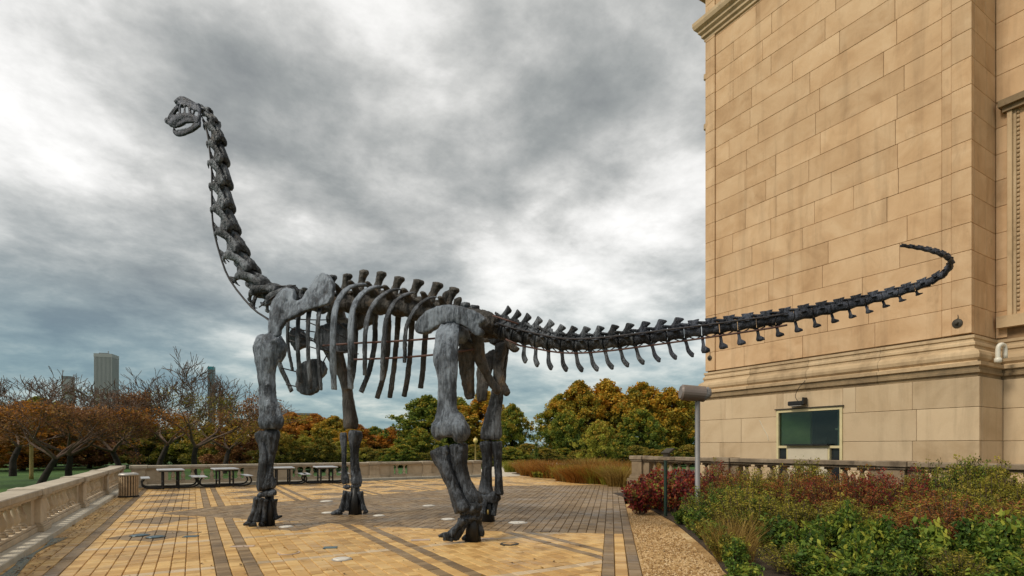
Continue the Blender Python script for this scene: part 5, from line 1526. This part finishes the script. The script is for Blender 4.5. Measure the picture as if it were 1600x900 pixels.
def grow(rn, p, d, r, L, depth, segs, tips, spread=.7, droop=0.0, n_seg=3, flat=0.0, fork=0.0):
    for i in range(n_seg):
        d2 = (d + Vector((rn.gauss(0, .17), rn.gauss(0, .17), rn.gauss(0, .12) - droop))).normalized()
        q = p + d2 * (L / n_seg); r2 = r * (.86 if i < n_seg - 1 else .78)
        segs.append((p.copy(), q.copy(), max(r, .014), max(r2, .011))); p, d, r = q, d2, r2
        if depth > 0 and i < n_seg - 1 and rn.random() < .22 + fork:
            side = (d + Vector((rn.uniform(-1, 1), rn.uniform(-1, 1), rn.uniform(-.35, .7) * (1 - flat))) * spread * 1.3).normalized()
            grow(rn, p, side, r * .55, L * .68, depth - 1, segs, tips, spread, droop, n_seg, flat, fork)
    if depth <= 0: tips.append(p.copy()); return
    for k in range(2 if rn.random() < .72 else 3):
        side = (d + Vector((rn.uniform(-1, 1), rn.uniform(-1, 1), rn.uniform(-.4, .75) * (1 - flat))) * spread).normalized()
        grow(rn, p, side, r * rn.uniform(.62, .78), L * rn.uniform(.70, .88), depth - 1, segs, tips, spread, droop, n_seg, flat, fork)

def bare_tree_proto(seed, lean=0.0):
    rn = random.Random(seed); segs, tips = [], []
    p = Vector((0, 0, 0)); d = Vector((lean, rn.uniform(-.1, .1), 1)).normalized()
    trunk = []
    r = .17
    for i in range(4):
        d = (d + Vector((rn.gauss(0, .12) + lean * .25, rn.gauss(0, .12), .05))).normalized(); q = p + d * .48
        trunk.append((p.copy(), q.copy(), r, r * .92)); p = q; r *= .92
    for k in range(4):
        w = 2 * math.pi * (k + rn.random() * .6) / 4
        dd_ = Vector((math.cos(w), math.sin(w), rn.uniform(.45, 1.2))).normalized()
        grow(rn, p.copy(), dd_, r * .72, 1.55, 5, segs, tips, .75, -.02, 3, .15)
    tv, tq = branch_arrays(trunk, 9)
    bv, bq = branch_arrays(segs, 5)
    tm = np_mesh('trunk', tv, tq, None, True); bm_ = np_mesh('crown', bv, bq)
    tp = np.array([tuple(t) for t in tips])
    low = tp[(tp[:, 2] < 4.6)]
    lv, lq, lt = leaves(low[rng.permutation(len(low))[:380]], np.full(min(380, len(low)), .42), 18, .14, .45)
    lm = np_mesh('dry_leaves', lv, lq, lt)
    return tm, bm_, lm
def leaf_tree_proto(seed, H, W, n_cl, per, size, trunk_h=.22, taper=1.0):
    rn = random.Random(seed); g = np.random.default_rng(seed)
    segs = []; tips = []
    base = Vector((0, 0, 0)); top = Vector((rn.uniform(-.2, .2), rn.uniform(-.2, .2), H * .72))
    trunk = []
    prev = base
    for i in range(1, 7):
        q = base.lerp(top, i / 6) + Vector((rn.gauss(0, .08), rn.gauss(0, .08), 0)); trunk.append((prev, q, H * .028 * (1 - (i - 1) / 7), H * .028 * (1 - i / 7))); prev = q
    for k in range(16):
        f = rn.uniform(.2, .75); p = base.lerp(top, f); w = rn.uniform(0, 6.28)
        d = Vector((math.cos(w), math.sin(w), rn.uniform(.4, 1.1))).normalized()
        grow(rn, p, d, H * .011, H * .16, 1, segs, tips, .6)
    cs = []; sp = []
    while len(cs) < n_cl:
        z = rn.uniform(trunk_h, 1.0)
        f = (z - trunk_h) / (1 - trunk_h)
        prof = math.sin(math.pi * min(1, f ** .8 * .92 + .07)) ** .75 * (1 - .2 * f * taper)
        w = rn.uniform(0, 6.28); rr = rn.random() ** .42 * prof * (1 + .75 * mnoise.noise(Vector((math.cos(w) * 1.7 + seed, math.sin(w) * 1.7, z * 6.5))) + rn.gauss(0, .07))
        cs.append((math.cos(w) * rr * W / 2, math.sin(w) * rr * W / 2, z * H)); sp.append(rn.uniform(.028, .075) * H)
    v, q, t = leaves(cs, sp, per, size, .62, rng=g, cl_var=.5)
    # stray sprays that fray the outline
    oc_ = [(x * 1.14, y * 1.14, H * .5 + (z_ - H * .5) * 1.07) for x, y, z_ in cs[::2]]
    v2, q2, t2 = leaves(oc_, [.035 * H] * len(oc_), 12, size * .8, .6, rng=g, cl_var=.5)
    q = np.concatenate([q, q2 + len(v)]); v = np.concatenate([v, v2]); t = np.concatenate([t, t2])
    # fade of tint with height so tops turn first
    tv, tq = branch_arrays(trunk + segs, 6)
    hgt = np.clip(v[:, 2] / H, 0, 1)
    t = np.clip(t + (hgt - .55) * .45, 0, 1)
    return np_mesh('trunk', tv, tq, None, True), np_mesh('crown', v, q, t)
def put(o, mat):
    o.material_slots[0].link = 'OBJECT'; o.material_slots[0].material = mat
BT = [bare_tree_proto(s, l) for s, l in ((21, .0), (5, -.35), (33, .12))]
for tm, bm_, lm in BT: tm.materials.append(M['bark']); bm_.materials.append(M['bark_grey']); lm.materials.append(M['leaf_russet'])
LT = [leaf_tree_proto(2, 10, 7.5, 330, 56, .36), leaf_tree_proto(9, 10, 8.5, 340, 56, .36, .16), leaf_tree_proto(14, 10, 9.5, 330, 56, .36, .08, .4), leaf_tree_proto(27, 10, 6.5, 320, 56, .36, .2, 1.6)]
for tm, cm in LT: tm.materials.append(M['bark']); cm.materials.append(M['leaf_green'])
def bare_tree(u, D, k, s, rz, label, leafs=True, zs=1.0, leafmat=None):
    p = campos((u - 800) / FPX * D, D)
    t = empty('bare_tree', (p.x, p.y, LOW), R(rz), label, 'tree', 'bare spreading trees in the park')
    s *= 1.2
    t.scale = (s, s, s * zs * (1.0 if 225 < u < 310 else .80))
    tm, bm_, lm = BT[k]
    link_mesh('trunk', tm, t); c = link_mesh('crown', bm_, t)
    if leafs:
        o = link_mesh('dry_leaves', lm, t)
        if leafmat: put(o, M[leafmat])
    return t
TW = 'low spreading bare tree with twisted dark trunk '
bare_tree(60, 30, 1, 1.0, 120, TW + 'leaning away above the green lawn')
bare_tree(106, 33, 0, 1.02, 40, TW + 'standing upright beside the yellow brown pole', leafmat='leaf_orange')
bare_tree(186, 37, 2, 1.08, 200, TW + 'forking behind the slatted litter bin')
bare_tree(245, 43, 0, 1.12, 95, TW + 'behind the first picnic table', leafmat='leaf_olive')
bare_tree(305, 36, 2, 1.0, 300, TW + 'between the first two picnic tables')
bare_tree(20, 42, 2, 1.25, 10, TW + 'half hidden behind the leaning one', leafmat='leaf_orange')
bare_tree(350, 46, 0, 1.15, 170, TW + 'below the teal topped tower', leafmat='leaf_gold')
bare_tree(-40, 34, 0, 1.1, 310, TW + 'cut off beside the long balustrade')
bare_tree(215, 58, 2, 1.2, 140, TW + 'far back between skyscrapers', leafmat='leaf_orange')
def leaf_tree(u, D, k, H, rz, mat, label, w=1.0, group='autumn trees in the park'):
    p = campos((u - 800) / FPX * D, D)
    t = empty('autumn_tree', (p.x, p.y, LOW), R(rz), label, 'tree', group)
    t.scale = (H / 10 * w * 1.22, H / 10 * w * 1.15, H / 10 * 1.0)
    link_mesh('trunk', LT[k][0], t); c = link_mesh('crown', LT[k][1], t); put(c, M[mat])
    return t
# the two groves
for u, D, k, H, rz, mt, lab, w in (
    (668, 78, 1, 9.3, 20, 'leaf_green', 'green tree with gold tips seen left of the pale thigh bone', 1.15),
    (716, 84, 0, 9.6, 80, 'leaf_green', 'green tree seen between both thigh bones behind the globe lamp', 1.1),
    (757, 80, 3, 10.2, 140, 'leaf_gold', 'taller gold and green tree behind the far hind leg', 1.2),
    (800, 76, 1, 8.0, 210, 'leaf_green', 'yellowing green tree right of the far hind leg', .78),
    (874, 84, 0, 10.0, 0, 'leaf_green', 'green autumn tree at the outer end of the lakeside grove', .85),
    (905, 82, 1, 11.8, 50, 'leaf_gold', 'tall golden tree behind the small lime green tree', .95),
    (948, 86, 3, 12.4, 100, 'leaf_gold', 'tallest golden brown tree of the lakeside grove', 1.15),
    (1003, 84, 1, 11.8, 170, 'leaf_gold', 'broad orange gold tree in the lakeside grove', .95),
    (1046, 82, 0, 10.8, 220, 'leaf_gold', 'orange gold tree at the grove end beside the post lamp', 1.0),
    (1078, 95, 1, 10.6, 260, 'leaf_green', 'green tree half hidden by the museum corner', 1.1),
    (1000, 70, 2, 7.0, 260, 'leaf_green', 'low dark green tree at the foot of the golden grove', 1.0),
    (885, 72, 2, 7.0, 30, 'leaf_green', 'low dark green tree beside the small lime green tree', .9),
    (936, 56, 2, 4.9, 30, 'leaf_lime', 'small lime green tree in front of the golden grove', .85)):
    leaf_tree(u, D, k, H, rz, mt, lab, w)
# low trees and tall shrubs behind the balustrade
rn = random.Random(8)
low = [(-20, 60, 5.6, 'leaf_gold'), (35, 52, 6.4, 'leaf_orange'), (85, 62, 5.8, 'leaf_lime'), (60, 75, 8.8, 'leaf_lime'), (140, 58, 5.4, 'leaf_russet'), (185, 66, 5.6, 'leaf_gold'), (235, 60, 4.8, 'leaf_olive'), (285, 62, 5.0, 'leaf_lime'),
       (330, 58, 4.6, 'leaf_olive'), (375, 52, 4.8, 'leaf_russet'), (412, 60, 5.0, 'leaf_gold'), (440, 48, 3.3, 'leaf_olive'), (475, 52, 3.2, 'leaf_lime'), (505, 50, 3.0, 'leaf_olive'), (535, 54, 2.8, 'leaf_lime'),
       (455, 88, 7.6, 'leaf_orange'), (492, 92, 7.6, 'leaf_orange'), (522, 84, 6.8, 'leaf_gold'), (560, 95, 6.0, 'leaf_orange'), (585, 100, 5.8, 'leaf_green'), (612, 96, 5.6, 'leaf_orange'), (640, 105, 5.6, 'leaf_orange'), (548, 75, 4.6, 'leaf_gold'), (655, 64, 4.4, 'leaf_green')]
words = {'leaf_olive': 'olive green', 'leaf_orange': 'orange', 'leaf_lime': 'yellow green', 'leaf_russet': 'russet brown', 'leaf_gold': 'golden', 'leaf_green': 'dark green'}
for i, (u, D, H, mt) in enumerate(low):
    near = D < 70
    where = 'below the bare trees' if u < 360 else ('behind the far balustrade' if near else 'lining the far park road')
    t = leaf_tree(u, D, 2 if near else (i % 2), H, rn.uniform(0, 360), mt, 'low bushy %s tree %s' % (words[mt], where), rn.uniform(1.15, 1.45) if near else 1.25, 'low bushy trees beyond the balustrade')
for i in range(20):
    leaf_tree(545 + i * 28, 62 + rn.uniform(-3, 5), 2, rn.uniform(1.9, 2.7), rn.uniform(0, 360), 'leaf_olive' if i % 3 else 'leaf_green', 'low dark clipped bush of the hedge behind the far balustrade and grasses', 1.9, 'hedge bushes beyond the terrace')
p = campos((838 - 800) / FPX * 52, 52)
ev = empty('evergreen_shrub', (p.x, p.y, LOW), 0, 'narrow dark evergreen shrub standing alone by the grasses', 'shrub')
cs = [(rn.gauss(0, .16 * (1.05 - z / 2.7)), rn.gauss(0, .16 * (1.05 - z / 2.7)), z) for z in [rn.uniform(.1, 2.6) for _ in range(60)]]
v_, q_, t_ = leaves(cs, [.16] * 60, 26, .12, .4)
link_mesh('crown', np_mesh('crown', v_, q_, t_ * .5), ev, (0, 0, 0), M['leaf_green'])
lp('trunk', 'bark', lambda m: m.lathe([(.07, 0), (.05, 1.2), (.02, 2.3)], 8), ev)

# bed shrubs ---------------------------------------------------------
def shrub_proto(seed, H, W, n_st, per, size, asp, spread, up=0.0, grav=.2, cl=.5):
    rn = random.Random(seed); g = np.random.default_rng(seed)
    segs = []; cs = []
    for k in range(n_st):
        w = rn.uniform(0, 6.28); rr = rn.random() ** .6 * W * .5; h = H * rn.uniform(.55, 1.0) * (1 - .35 * (rr / (W * .5)) ** 2)
        b = Vector((math.cos(w) * rr * .35, math.sin(w) * rr * .35, 0)); tp = Vector((math.cos(w) * rr, math.sin(w) * rr, h))
        md = b.lerp(tp, .55) + Vector((0, 0, h * .08))
        segs += [(b, md, .010, .008), (md, tp, .008, .004)]
        m = rn.randint(4, 7)
        for i in range(m):
            f = .25 + .75 * i / (m - 1); q = b.lerp(md, f / .55) if f < .55 else md.lerp(tp, (f - .55) / .45); cs.append((q.x, q.y, q.z))
    v, q, t = leaves(cs, [spread] * len(cs), per, size, asp, up, cl, g, grav)
    v[:, 2] = np.maximum(v[:, 2], .01)
    sv, sq = branch_arrays(segs, 4)
    return np_mesh('stems', sv, sq), np_mesh('foliage', v, q, t)
SP = {'red': [shrub_proto(41, 1.0, 1.15, 34, 11, .095, .62, .10), shrub_proto(42, 1.0, 1.3, 36, 11, .095, .62, .10)],
      'fine': [shrub_proto(51, 1.2, 1.3, 70, 13, .045, .5, .075), shrub_proto(52, 1.2, 1.15, 64, 14, .045, .5, .075)],
      'leafy': [shrub_proto(61, .62, .75, 22, 12, .095, .42, .085, 0, .1), shrub_proto(62, .75, .62, 18, 12, .09, .45, .08, 0, .1)],
      'broad': [shrub_proto(71, .6, .7, 16, 9, .105, .5, .10, 0, .2)]}
for lst, mt in ((SP['red'], 'leaf_burgundy'), (SP['fine'], 'leaf_bed_olive'), (SP['leafy'], 'leaf_bed_green'), (SP['broad'], 'leaf_bed_green')):
    for sm, fm in lst: sm.materials.append(M['bark_grey']); fm.materials.append(M[mt])
def shrub(kind, x, y, s, zs, mat, label, group, name='bed_shrub', rn=rn):
    k = rn.randrange(len(SP[kind]))
    o = empty(name, (x, y, .015), rn.uniform(0, 6.28), label, 'shrub', group)
    o.scale = (s, s, zs)
    link_mesh('stems', SP[kind][k][0], o); f = link_mesh('foliage', SP[kind][k][1], o)
    if mat: put(f, M[mat])
def plan(u, D): 
    q = campos((u - 800) / FPX * D, D); return q.x, q.y
# burgundy shrubs round the post
for u, D, s, z in ((998, 13.6, .85, .9), (1022, 14.6, .95, 1.02), (1052, 13.9, .95, .98), (1078, 14.6, 1.0, 1.05), (1100, 14.2, .9, .95), (1030, 15.8, .9, 1.1), (1066, 15.6, .9, 1.1), (1000, 15.2, .8, .9)):
    x, y = plan(u, D); shrub('red', x, y, s, z, None, 'burgundy and green leafed shrub round the thin green post', 'burgundy shrubs by the green post')
# ranks of the bed, back to front
rn2 = random.Random(77)
def row(kinds, D0, D1, u0, u1, n, hs, label, group, smin=.85, smax=1.15):
    for i in range(n):
        f = (i + rn2.uniform(.15, .85)) / n
        u = u0 + (u1 - u0) * f; D = D0 + (D1 - D0) * f + rn2.uniform(-.35, .35)
        x, y = plan(u, D)
        kd, mt, h0 = rn2.choice(kinds)
        if x > 13.45: x = 13.45 - rn2.uniform(0, .3)
        desc = {'leaf_bed_olive': 'olive ', 'leaf_bed_red': 'rusty ', 'leaf_burgundy': 'burgundy ', 'leaf_bed_green': 'green '}.get(mt, 'green ') + {'fine': 'small leafed ', 'leafy': 'narrow leafed ', 'broad': 'broad leafed '}[kd]
        shrub(kd, x, y, rn2.uniform(smin, smax) * .9, hs * rn2.uniform(.75, 1.15) / h0, mt, desc + label, group, rn=rn2)
OL = ('fine', 'leaf_bed_olive', 1.2); RD = ('fine', 'leaf_bed_red', 1.2); BG = ('fine', 'leaf_burgundy', 1.2); GR = ('fine', 'leaf_bed_green', 1.2)
row([RD, BG, RD, OL], 14.0, 10.6, 1105, 1430, 18, 1.24, 'shrub growing against the dark balustrade', 'reddish shrubs along the balustrade')
row([RD, BG, OL, RD, BG], 12.4, 9.6, 1130, 1440, 15, 1.12, 'shrub in the middle of the planting bed', 'rust red shrubs mid bed')
row([OL, OL, OL, GR], 11.2, 9.9, 1420, 1700, 13, 1.36, 'tall shrub hiding the balustrade coping', 'tall olive shrubs')
row([OL, OL, RD], 9.7, 8.7, 1400, 1720, 12, 1.12, 'shrub in front of the taller ones', 'olive shrubs second rank')
row([GR, OL, GR], 11.6, 9.4, 1095, 1200, 6, .95, 'shrub beside the tan grass tuft', 'green shrubs at the bed corner')
row([RD, OL, RD, OL], 9.4, 8.2, 1180, 1640, 16, .86, 'knee high shrub in the middle rank', 'mixed shrubs mid bed')
LF = ('leafy', None, .66); BR = ('broad', 'leaf_bed_green', .6)
row([LF, LF, OL, BR], 8.2, 7.3, 1200, 1640, 12, .70, 'plant in the lower rank of the bed', 'green leafy plants', .8, 1.1)
row([LF, BR, LF, OL], 7.3, 6.6, 1210, 1680, 11, .50, 'plant along the front of the bed', 'front green plants', .7, 1.0)
row([LF, BR], 6.6, 5.9, 1230, 1720, 9, .36, 'very low plant at the very edge of the soil', 'small front plants', .6, .9)
row([LF, LF, ('leafy', 'leaf_bed_olive', .66)], 12.0, 6.6, 1064, 1160, 20, .40, 'plant edging the gravel strip', 'gravel edge plants', .55, .8)

# grasses: blades as curved strips
def blades(n, cx, cy, rad, h, w, lean, g, z0=0.0, hvar=.35):
    a = g.uniform(0, 2 * np.pi, n); r = rad * g.random(n) ** .6
    bx, by = cx + np.cos(a) * r, cy + np.sin(a) * r
    la = a + g.normal(0, .8, n); ll = lean * g.uniform(.2, 1.2, n); hh = h * g.uniform(1 - hvar, 1.05, n)
    vs = []
    wa = g.uniform(0, 2 * np.pi, n)
    for f, ww in ((0, 1.0), (.5, .8), (1.0, .15)):
        ox = bx + np.cos(la) * ll * hh * f ** 2; oy = by + np.sin(la) * ll * hh * f ** 2; oz = z0 + hh * (f - .18 * ll * f ** 2)
        for sg in (-1, 1): vs.append(np.stack([ox + np.cos(wa) * w * ww * sg, oy + np.sin(wa) * w * ww * sg, oz], 1))
    v = np.stack(vs, 1).reshape(-1, 3)
    k = np.arange(n)[:, None] * 6
    q = np.concatenate([k + np.array([0, 1, 3, 2]), k + np.array([2, 3, 5, 4])], 0)
    t = np.repeat(np.clip(g.normal(.5, .22, n), 0, 1), 6)
    return v, q, t
def cat(parts):
    vs, qs, ts, k = [], [], [], 0
    for v, q, t in parts: vs.append(v); qs.append(q + k); ts.append(t); k += len(v)
    return np.concatenate(vs), np.concatenate(qs), np.concatenate(ts)
gg = np.random.default_rng(4)
tuft = np_mesh('grass_blades', *blades(150, 0, 0, .22, .62, .0035, .85, gg)); tuft.materials.append(M['grass_tan'])
for u, D, s in ((1140, 7.9, 1.0), (1152, 8.4, 1.15), (1128, 8.6, 1.0), (1160, 7.8, .8), (1170, 9.2, 1.1), (1385, 7.8, .7)):
    x, y = plan(u, D); o = link_mesh('grass_tuft', tuft, None, (x, y, .015)); o.scale = (s, s, s); o.rotation_euler.z = rn.uniform(0, 6)
    tag(o, 'tan dry grass tuft at the corner of the planting bed' if u < 1300 else 'single tan grass tuft among the front green plants', 'grass', 'tan grass tufts' if u < 1300 else None)
# rust ornamental grasses: countable clumps
GP = []
for sd in (1, 2, 3):
    g = np.random.default_rng(sd); me = np_mesh('grass_blades', *blades(520, 0, 0, .32, 1.0, .009, .6, g)); me.materials.append(M['grass_rust']); GP.append(me)
k = 0
for u, D in [(820 + 9.2 * i + rn.uniform(-4, 4), 33.5 - i * .28 + rn.uniform(-1.6, 1.8)) for i in range(22)] + [(845 + 10 * i + rn.uniform(-4, 4), 30.5 - i * .30 + rn.uniform(-.8, .8)) for i in range(17)] + [(800 + 6 * i, 37.5 + rn.uniform(-1, 1)) for i in range(8)] + [(880 + 7 * i, 26.8 - .25 * i + rn.uniform(-.4, .4)) for i in range(14)]:
    x, y = plan(u, D)
    o = link_mesh('ornamental_grass', GP[k % 3], None, (x, y, -.03)); k += 1
    s = rn.uniform(.7, 1.25); o.scale = (s * 1.5, s * 1.5, s * rn.uniform(.75, 1.0))
    put(o, M[rn.choice(('grass_rust', 'grass_rust', 'grass_rust', 'grass_tan', 'leaf_lime'))]); o.rotation_euler.z = rn.uniform(0, 6)
    tag(o, 'rust orange ornamental grass clump beyond the brown paving', 'grass', 'rust ornamental grasses')
# low edging plants of the grass bed
for i in range(16):
    u = 838 + i * 9.5; D = 29.5 - i * .33
    x, y = plan(u, D); k_ = rn.random()
    shrub('leafy', x, y, .9, .62, 'leaf_lime' if k_ < .6 else 'leaf_bed_olive', 'low yellow green plant edging the rust grasses', 'edging plants of the grass bed')
# fallen leaves, a scatter nobody could count
n = 1500
fx = np.concatenate([rng.normal(-2.0, .13, 420), rng.uniform(-2, 8, 420)]); fy = np.concatenate([rng.uniform(4, 26, 420), rng.uniform(4, 26, 420)])
keep = ((fx - E0.x) * EN.x + (fy - E0.y) * EN.y > .1) & (fx > -2.21); fx, fy = fx[keep], fy[keep]; n = len(fx)
a = rng.uniform(0, 6.28, n); s = rng.uniform(.015, .04, n)
vs = np.stack([np.stack([fx + np.cos(a + k * 1.57) * s * (1 if k % 2 else .6), fy + np.sin(a + k * 1.57) * s * (1 if k % 2 else .6), np.full(n, .008) + rng.uniform(0, .02, n)], 1) for k in range(4)], 1).reshape(-1, 3)
o = link_mesh('fallen_leaves', np_mesh('fallen_leaves', vs, np.arange(n * 4).reshape(-1, 4), np.repeat(rng.random(n), 4)), None, (0, 0, 0), M['fallen_leaf'])
tag(o, 'dry fallen leaves scattered along the plinth and over the paving', 'leaves', kind='stuff')
# gravel stones near the camera
n = 14000
gs = np.random.default_rng(9)
ss = gs.uniform(-1.0, 7.0, n); nn_ = -gs.uniform(.02, 1.5, n)
gx = E0.x + ED.x * ss + EN.x * nn_; gy = E0.y + ED.y * ss + EN.y * nn_
be = np.array([(6.31, 4.9), (10.3, 10.0)]); bd_ = (be[1] - be[0]) / np.linalg.norm(be[1] - be[0])
ok = ((gx - be[0][0]) * bd_[1] - (gy - be[0][1]) * bd_[0]) < -.02
gx, gy = gx[ok], gy[ok]; n = len(gx); sz = gs.uniform(.008, .024, n)
oct_ = np.array([(1, 0, 0), (0, 1, 0), (-1, 0, 0), (0, -1, 0), (.1, .1, .7), (.1, .1, .7)])
vv = (np.stack([gx, gy, np.full(n, -.018)], 1)[:, None, :] + oct_[None, :5, :] * sz[:, None, None] * gs.uniform(.7, 1.3, (n, 5, 1)))
fs = []
for i in range(n):
    k0 = i * 5
    fs += [(k0, k0 + 1, k0 + 4), (k0 + 1, k0 + 2, k0 + 4), (k0 + 2, k0 + 3, k0 + 4), (k0 + 3, k0, k0 + 4)]
me = bpy.data.meshes.new('gravel_stones'); me.from_pydata(vv.reshape(-1, 3).tolist(), [], fs); me.update()
a_ = me.attributes.new('tint', 'FLOAT', 'POINT'); a_.data.foreach_set('value', np.repeat(gs.random(n), 5))
o = link_mesh('gravel_stones', me, None, (0, 0, 0), M['gravel_stone']); tag(o, 'loose tan gravel stones between paving and bed', 'gravel', kind='stuff')

# ------------------------------------------------------------------ far city
def tower(name, u0, u1, vtop, D, label, mat, rib, n, cap=None, band=None):
    w = .66 * (u1 - u0) / FPX * D; h = (698 - vtop) / FPX * D + EYE
    p = campos(((u0 + u1) / 2 - 800) / FPX * D, D)
    t = empty(name, (p.x, p.y, LOW), -YAW - math.atan(((u0 + u1) / 2 - 800) / FPX) * .4, label, 'building')
    lp('core', mat, lambda m: m.bbox((-w / 2 * .96, -w / 2 * .96, 0), (w / 2 * .96, w / 2 * .96, h * (.97 if cap else 1))), t)
    for i in range(n):
        x = -w / 2 + (i + .5) * w / n
        lp('rib', rib, lambda m: m.bbox((x - w / n * .27, -w / 2, 0), (x + w / n * .27, -w / 2 * .96 - .01, h * (.96 if cap else .99))), t)
        lp('rib', rib, lambda m: m.bbox((w / 2 * .96 + .01, x - w / n * .27, 0), (w / 2, x + w / n * .27, h * (.96 if cap else .99))), t)
    if cap: lp('roof_band', cap, lambda m: m.bbox((-w / 2, -w / 2, h * .962), (w / 2, w / 2, h)), t)
    if band:
        for z0, z1 in band: lp('floor_band', rib, lambda m: m.bbox((-w / 2 * 1.01, -w / 2 * 1.01, h * z0), (w / 2 * 1.01, w / 2 * 1.01, h * z1)), t)
    return t, w, h
t, w, h = tower('skyscraper', 148, 185, 554, 1700, 'tall pale skyscraper with close vertical ribs and flat roof', 'tower_dark', 'tower_pale', 14, 'tower_pale')
lp('rooftop_plant', 'tower_dark', lambda m: m.bbox((-w * .3, -w * .3, h + .1), (w * .2, w * .2, h + 3.5)), t)
lp('antenna', 'tower_pale', lambda m: m.bbox((w * .08, -1, h + 3.6), (w * .12, 1, h + 12)), t)
tower('skyscraper', 324, 337, 573, 1900, 'slim tower with a teal wrapped top under construction', 'tower_blue', 'tower_blue', 5, 'tower_teal', [(.80, .955), (.5, .52), (.6, .62), (.7, .72)])
tower('skyscraper', 97, 116, 588, 2100, 'hazy pale tower seen through the bare branches', 'tower_pale', 'tower_pale', 6, 'tower_dark')
tower('skyscraper', 341, 349, 610, 1800, 'narrow reddish tower next to the teal topped one', 'tower_red', 'tower_red', 4, None)
tower('skyscraper', 222, 236, 612, 2000, 'low grey tower behind the bare tree crowns', 'tower_dark', 'tower_pale', 6, None)
tower('skyscraper', 352, 366, 640, 1700, 'small blue glass block beside the reddish tower', 'tower_blue', 'tower_teal', 5, None)
# brown building behind the orange trees
D = 240; p = campos((462 - 800) / FPX * D, D)
t = empty('brown_building', (p.x, p.y, LOW), -YAW + R(8), 'brown block with a pale stair strip behind orange trees', 'building')
w = 66 / FPX * D; h = (698 - 648) / FPX * D + 2.3
lp('wall', 'brown_brick', lambda m: m.bbox((-w / 2, -8, 0), (w / 2, 8, h)), t)
lp('stair_strip', 'tent_white', lambda m: m.bbox((-w * .10, -8.25, 0), (w * .02, -8.01, h * .96)), t)
for i in range(4):
    for j in range(3):
        if i == 1: continue
        lp('window', 'dark_glass', lambda m: m.bbox((-w * .45 + i * w * .24, -8.06, 2 + j * 4.2), (-w * .45 + i * w * .24 + w * .14, -8.005, 4.2 + j * 4.2)), t)
lp('roof_plant', 'roof_grey', lambda m: m.bbox((-w * .48, -5, h + .02), (-w * .12, 5, h + 1.4)), t)
lp('roof_edge', 'roof_grey', lambda m: m.bbox((-w / 2 - .2, -8.2, h * .975), (w / 2 + .2, -8.01, h + .3)), t)
# white tent roof
D = 120; p = campos((395 - 800) / FPX * D, D)
t = empty('tent', (p.x, p.y, LOW), -YAW, 'white peaked tent roof showing above brown bushes', 'tent')
lp('canopy', 'tent_white', lambda m: m.lathe([(3.2, 4.3), (2.0, 5.0), (1.0, 6.0), (.3, 7.3), (.05, 7.7)], 8), t)
for a_ in range(4):
    lp('tent_pole', 'tent_white', lambda m: m.lathe([(.08, 0), (.08, 4.4)], 8, (2.7 * math.cos(a_ * 1.571 + .785), 2.7 * math.sin(a_ * 1.571 + .785), 0)), t)
# cars parked on the far road
def car(u, D, mat, label):
    p = campos((u - 800) / FPX * D, D)
    c = empty('parked_car', (p.x, p.y, LOW + .01), -YAW, label, 'car', 'cars parked on the far road')
    def body(m):
        m.plate([Vector((x, 0, z)) for x, z in ((-2.2, .35), (-2.25, .75), (-1.9, .9), (-1.1, .95), (1.5, .95), (2.15, .8), (2.25, .4), (2.1, .28), (-2.05, .28))], Vector((0, 1, 0)), 1.75)
    lp('body', mat, body, c)
    lp('cabin', 'dark_glass', lambda m: m.plate([Vector((x, 0, z)) for x, z in ((-1.7, .951), (-1.25, 1.4), (.6, 1.44), (1.35, .951))], Vector((0, 1, 0)), 1.5), c)
    lp('roof', mat, lambda m: m.bbox((-1.2, -.7, 1.4405), (.55, .7, 1.48)), c)
    for x in (-1.4, 1.4):
        for y in (-.8, .8):
            def wh(m):
                m.loft([Vector((x, y - .1, .33)), Vector((x, y + .1, .33))], [.33, .33], 14, Z_, 1)
            lp('wheel', 'tyre', wh, c)
car(570, 113, 'car_white', 'white car parked on the far road behind the balustrade')
car(590, 114, 'car_red', 'dark red car parked on the far road behind the balustrade')
car(615, 114.5, 'car_white', 'white car parked beside the dark red one')
